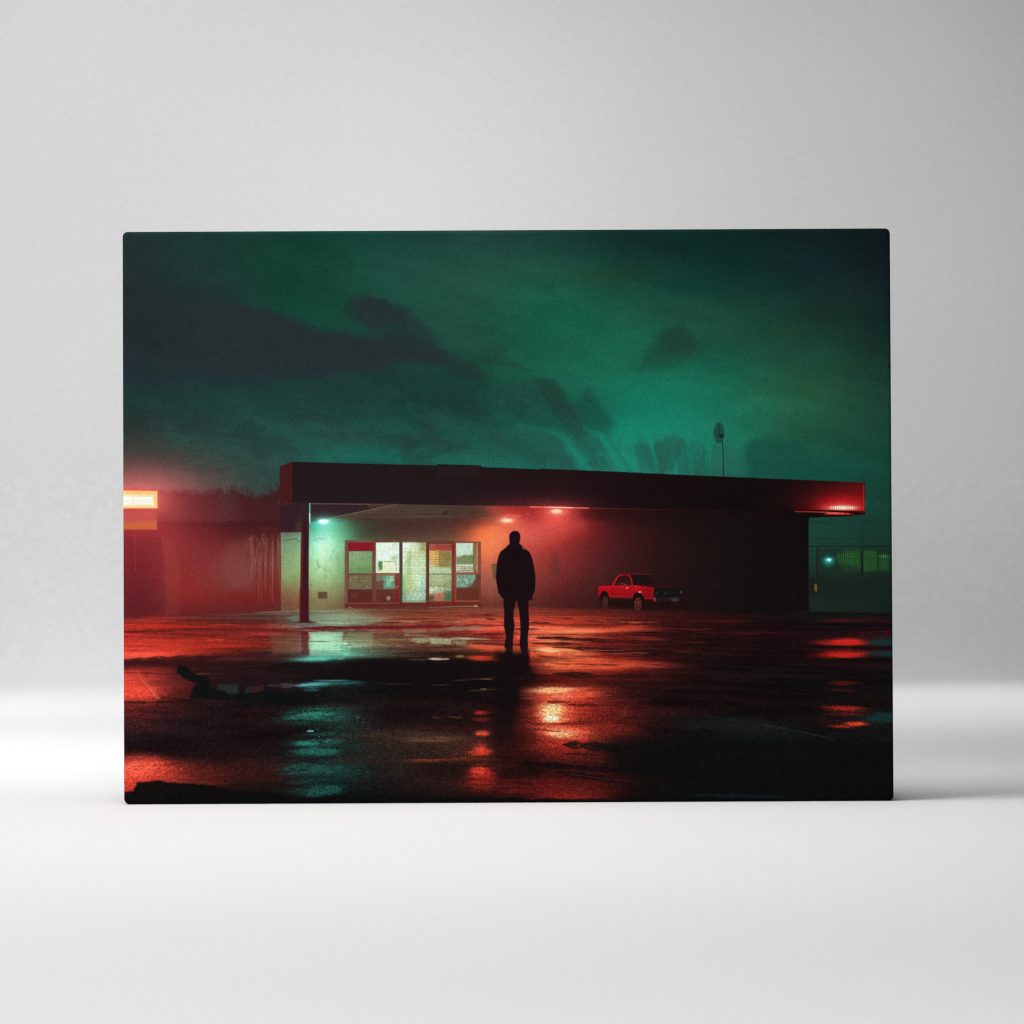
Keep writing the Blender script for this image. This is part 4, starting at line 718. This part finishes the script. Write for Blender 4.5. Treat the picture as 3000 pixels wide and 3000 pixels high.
# --- post of the canopy
poly(mp(P2, [(1104,520),(1194,520),(1190,745),(1180,1100),(1178,1870),(1078,1870),(1092,1000),(1098,745)]), (54,25,32), .8)
poly(mp(P2, [(1098,760),(1124,760),(1116,1200),(1112,1860),(1078,1868),(1090,1000)]), (112,26,31), 2.2, .65, tex=lambda x, y: ss(975, 1040, y)); poly(mp(P2, [(1104,520),(1192,520),(1188,745),(1098,745)]), (50,32,38), 1.4, .9, tex=lambda x, y: 1-ss(965, 1000, y)*.8)
poly(mp(P2, [(1078,1500),(1178,1500),(1178,1868),(1078,1868)]), (72,16,28), 4, .6)
line(mp(P2, [(1193,525),(1192,760)]), 2, (110,196,188), 1); line(mp(P2, [(1191,640),(1191,730)]), 2, (210,250,240), .9); line(mp(P2, [(1189,740),(1184,1080)]), 1.6, (130,180,160), .8); line(mp(P2, [(1184,1080),(1180,1400)]), 1.2, (160,130,116), .5)
poly(mp(P2, [(1060,1862),(1200,1858),(1290,1880),(1180,1884),(1078,1880),(940,1872)]), (60,28,30), 1.6, .8)

# --- pickup
P5 = crop(1700, 1620, 4.2)
poly(mp(P5, [(240,520),(640,560),(900,600),(1330,590),(1420,640),(1300,712),(780,712),(500,690),(240,640)]), (32,14,15), 6, .75)
poly(mp(P5, [(385,410),(418,345),(450,292),(490,268),(600,268),(860,272),(900,330),(940,390),(645,410)]), (40,17,20), 1.4, .9)
poly(mp(P5, [(640,395),(900,388),(1120,392),(1220,420),(1250,470),(1240,560),(905,560),(905,435)]), (27,16,18), 2, .95)
poly(mp(P5, [(700,412),(900,392),(1090,398),(1200,425),(1120,440),(905,436)]), (54,17,22), 4, .8); poly(mp(P5, [(600,274),(640,400),(700,400),(900,392),(850,280)]), (24,17,18), 2, .8)
line(mp(P5, [(590,268),(700,264),(800,266),(862,271)]), 1.2, (128,24,30), .8)
poly(mp(P5, [(218,545),(214,490),(222,425),(260,412),(380,407),(640,404),(780,414),(906,434),(902,480),(890,520),(903,560),(900,575),(790,570),(770,530),(740,495),(700,484),(662,498),(640,552),(350,546),(335,500),(300,470),(265,478),(240,522)]), (178,15,27), .8)
poly(mp(P5, [(222,425),(380,408),(640,405),(780,414),(900,434),(890,450),(640,425),(380,425),(226,440)]), (206,20,33), 1.4, .7); poly(mp(P5, [(350,520),(640,530),(640,552),(350,546)]), (196,34,28), 1, .7); poly(mp(P5, [(385,412),(640,408),(640,540),(350,536)]), (160,20,24), 4, .45)
poly(mp(P5, [(350,546),(640,553),(632,570),(352,562)]), (86,34,32), 1, .8)
poly(mp(P5, [(383,412),(418,342),(450,292),(488,268),(598,269),(626,312),(647,412)]), (178,20,31), .8); poly(mp(P5, [(412,404),(440,350),(470,297),(500,281),(580,279),(602,297),(622,362),(630,404)]), (48,20,22), .7)
line(mp(P5, [(500,382),(565,392)]), 1.4, (150,90,84), .7); line(mp(P5, [(383,410),(380,520),(395,540)]), 1, (150,16,22), .7); line(mp(P5, [(650,412),(652,500)]), 1, (150,16,22), .6)
poly(mp(P5, [(775,535),(905,545),(905,578),(790,572)]), (160,26,28), 1, .7); line(mp(P5, [(786,536),(900,548)]), 1, (110,16,20), .7)
poly(mp(P5, [(760,400),(906,430),(903,580),(780,575)]), (60,12,16), 9, .4); poly(mp(P5, [(214,470),(640,480),(640,556),(214,556)]), (90,12,16), 8, .3)
# arches, tyres, rims
poly(mp(P5, [(240,525),(262,482),(300,470),(335,497),(352,560),(345,640),(300,678),(262,640)]), (22,12,13), .9); poly(mp(P5, [(640,565),(662,505),(700,490),(742,500),(775,545),(775,640),(740,700),(690,704),(650,640)]), (22,12,13), .9)
def ring(cx, cy, rx, ry, w, c, a): line([P5(cx+rx*np.cos(t), cy+ry*np.sin(t)) for t in np.linspace(0, 6.2832, 22)], w, c, a, .6)
poly([P5(303+32*np.cos(t), 608+64*np.sin(t)) for t in th], (50,28,25), .8, .8); ring(303,608,32,64,1.2,(120,56,44),.75); ring(303,605,12,24,1.3,(104,76,40),.7)
poly([P5(707+40*np.cos(t), 632+70*np.sin(t)) for t in th], (52,22,22), .8, .85); ring(707,632,41,70,1.3,(140,58,50),.85); ring(707,630,20,38,1.1,(104,44,38),.7); glow(*P5(710,618), 2.6, 3, (140,70,60), .7, screen=False)
for t in np.linspace(0, 6.28, 9)[:-1]: line([P5(707+12*np.cos(t), 632+20*np.sin(t)), P5(707+36*np.cos(t), 632+62*np.sin(t))], .9, (110,50,42), .6)
glow(*P5(574,435), 1.6, 1.3, (255,200,190), .9, screen=False); glow(*P5(729,487), 2.2, 1.5, (255,225,215), .95, screen=False)
poly(mp(P5, [(905,440),(1180,445),(1240,470),(1235,545),(905,548)]), (19,18,18), 3, .85); poly(mp(P5, [(905,556),(1215,548),(1230,590),(910,598)]), (32,30,30), 2.4, .8); ring(913,577,9,20,1.8,(150,70,64),.8)
poly(mp(P5, [(1115,560),(1198,556),(1198,600),(1115,604)]), (56,56,54), 1, .8); line(mp(P5, [(1125,570),(1190,567)]), 1, (80,78,76), .6); line(mp(P5, [(1125,590),(1190,587)]), 1, (76,74,72), .5)
for pts in [[(1022,505),(1030,482),(1050,490),(1056,512)], [(1024,508),(1040,498),(1052,512)], [(925,490),(960,520)], [(940,515),(960,480)]]: line(mp(P5, pts), 1, (66,62,62), .6)
glow(*P5(1235,486), 1.2, 2.4, (120,140,140), .7, screen=False); glow(*P5(1128,480), 1.2, 1, (60,70,70), .7, screen=False); glow(*P5(910,512), 1, 1.4, (110,90,84), .6, screen=False)
poly(mp(P5, [(1330,350),(1700,370),(1860,410),(1700,440),(1300,420)]), (24,25,24), 9, .4)

# --- the man, seen from behind, and his shadow
put(*(lambda S: (S, (1-ss(-12, 10, sdf([(936,1228),(994,1228),(984,1262),(978,1330),(968,1400),(962,1436),(924,1430),(934,1330),(932,1262)], X[S], Y[S])))*(.92-.55*ss(1290, 1440, Y[S]))))(box(900, 1220, 1030, 1450)), (17,11,13))
poly(mp(P4, [(310,1715),(372,1715),(380,1800),(460,1810),(475,1725),(545,1725),(560,1800),(540,1960),(300,1960),(250,1830)]), (21,12,14), 4, .95, warp=2)
man = mp(P4, [(405,431),(434,437),(453,458),(462,492),(459,530),(450,566),(455,576),(480,596),(488,626),(530,638),(560,664),(580,700),(595,750),(607,810),(618,870),(626,930),(628,985),(622,1040),(618,1090),(600,1125),(592,1145),(594,1178),(570,1192),(550,1190),(549,1250),(552,1330),(556,1400),(555,1470),(547,1540),(540,1620),(545,1690),(538,1728),(505,1748),(470,1744),(456,1700),(453,1650),(460,1560),(460,1480),(455,1380),(448,1310),(434,1240),(421,1192),(411,1200),(400,1250),(388,1320),(387,1390),(398,1450),(395,1500),(383,1570),(380,1650),(378,1722),(340,1736),(298,1716),(286,1690),(292,1630),(306,1595),(295,1530),(280,1460),(286,1380),(284,1300),(277,1220),(275,1163),(252,1158),(240,1130),(222,1110),(213,1050),(200,990),(195,930),(200,850),(208,780),(222,710),(245,660),(280,630),(304,615),(315,596),(345,576),(341,530),(340,490),(350,456),(376,437)])
poly(man, (27,14,18), .75)
poly(mp(P4, [(360,590),(450,590),(520,660),(560,760),(580,900),(580,1080),(540,1150),(280,1140),(250,1080),(240,900),(260,760),(310,660)]), (23,12,16), 8, .7)
line(mp(P4, [(318,604),(350,620),(405,628),(450,622),(484,604)]), 1, (18,9,12), .6); line(mp(P4, [(290,1150),(540,1180)]), 1, (18,10,12), .5); line(mp(P4, [(624,970),(625,1000)]), .9, (150,60,50), .6)
# --- overall finish of the print
n1 = vnoise(X*.95, Y*.95, 501); n2 = vnoise(X*.55+9, Y*.55, 502)
gn = (.5*n1+.6*n2)*.034
IMG += gn[..., None]*(0.55+1.4*IMG)
IMG += ((fbm(X/70, Y/50, 510, 3))*.008)[..., None]*np.array([1.0, -.2, .3], F)*(Y < 900)[..., None]
IMG = np.clip(IMG, 0.004, 1)


# ---------------------------------------------------------------- the canvas
img = bpy.data.images.new('night_print', PW, PH, float_buffer=True)
try: img.colorspace_settings.name = 'Linear Rec.709'
except Exception: img.colorspace_settings.name = 'Non-Color'
lin = np.where(IMG <= .04045, IMG/12.92, ((IMG+.055)/1.055)**2.4)
lin = np.clip(lin*1.0-.0012, .0004, .96)
buf = np.ones((PH, PW, 4), np.float32); buf[..., :3] = lin[::-1]
img.pixels.foreach_set(buf.ravel()); img.update(); img.pack()
del buf, lin

W_, H_, DEP, RC, RB_ = .8066, .6006, .036, .0055, .0042
m, nt, b = principled('inked_canvas', .8, .04); N, L = nt.nodes, nt.links
uvn = N.new('ShaderNodeUVMap'); uvn.uv_map = 'UVMap'
ti = N.new('ShaderNodeTexImage'); ti.image = img; ti.extension = 'EXTEND'; ti.interpolation = 'Linear'
L.new(uvn.outputs[0], ti.inputs[0])
tc = N.new('ShaderNodeTexCoord')
# cloth: warp and weft threads, slightly uneven
wv = []
for ax, sc in (('X', 900), ('Z', 900)):
    wt = N.new('ShaderNodeTexWave'); wt.bands_direction = ax; wt.inputs['Scale'].default_value = sc/6.283; wt.inputs['Distortion'].default_value = 1.5; wt.inputs['Detail'].default_value = 1
    L.new(tc.outputs['Object'], wt.inputs['Vector']); wv.append(wt)
slub = N.new('ShaderNodeTexNoise'); slub.inputs['Scale'].default_value = 1; mp_ = N.new('ShaderNodeMapping'); mp_.inputs['Scale'].default_value = (40, 1, 900)
L.new(tc.outputs['Object'], mp_.inputs[0]); L.new(mp_.outputs[0], slub.inputs['Vector'])
ad = N.new('ShaderNodeMath'); ad.operation = 'MULTIPLY'; L.new(wv[0].outputs['Fac'], ad.inputs[0]); L.new(wv[1].outputs['Fac'], ad.inputs[1])
a2 = N.new('ShaderNodeMath'); L.new(ad.outputs[0], a2.inputs[0]); L.new(slub.outputs['Fac'], a2.inputs[1])
vr = N.new('ShaderNodeMapRange'); vr.inputs['From Min'].default_value = .3; vr.inputs['From Max'].default_value = 1.3; vr.inputs['To Min'].default_value = .93; vr.inputs['To Max'].default_value = 1.07
L.new(a2.outputs[0], vr.inputs[0])
vm = N.new('ShaderNodeVectorMath'); vm.operation = 'SCALE'; L.new(ti.outputs[0], vm.inputs[0]); L.new(vr.outputs[0], vm.inputs['Scale'])
L.new(vm.outputs[0], b.inputs['Base Color'])
bp = N.new('ShaderNodeBump'); bp.inputs['Strength'].default_value = .3; bp.inputs['Distance'].default_value = .0002
L.new(a2.outputs[0], bp.inputs['Height']); L.new(bp.outputs[0], b.inputs['Normal'])

root = bpy.data.objects.new('canvas_print', None); C.objects.link(root); root.empty_display_size = .1
root['label'] = 'stretched canvas print of a man facing a red-lit shop at night, standing on white floor'
root['category'] = 'canvas print'
def loop(inset, y, bow=0):
    r = max(RC-inset, .0012); hw, hh = W_/2-inset, H_/2-inset; pts = []
    for cx, cz, a0 in ((hw-r, hh-r, 0), (-hw+r, hh-r, 90), (-hw+r, -hh+r, 180), (hw-r, -hh+r, 270)):
        for k in range(9):
            a = math.radians(a0+90*k/8); pts.append((cx+r*math.cos(a), y, cz+r*math.sin(a)+H_/2))
    return pts
loops = [loop(.012, DEP-.001), loop(.003, DEP), loop(0, DEP-.003)]
loops += [loop(0, .006)]
for k in range(11):
    a = math.pi/2*k/10; loops.append(loop(RB_*(1-math.cos(a)), RB_*(1-math.sin(a))))
n = len(loops[0]); v = [p for lp in loops for p in lp]; f = []
for j in range(len(loops)-1):
    for i in range(n): f.append((j*n+i, j*n+(i+1) % n, (j+1)*n+(i+1) % n, (j+1)*n+i))
f.append(tuple(range(n))[::-1])
uvf = lambda co: ((co.x+W_/2)/W_, co.z/H_)
edge = mesh_obj('wrapped_edge', v, f, m, root, True, uvf)
inner = loops[-1]
front = mesh_obj('printed_front', inner, [tuple(range(n))[::-1]], m, root, False, uvf)
root.location = (0, 0, .0004)
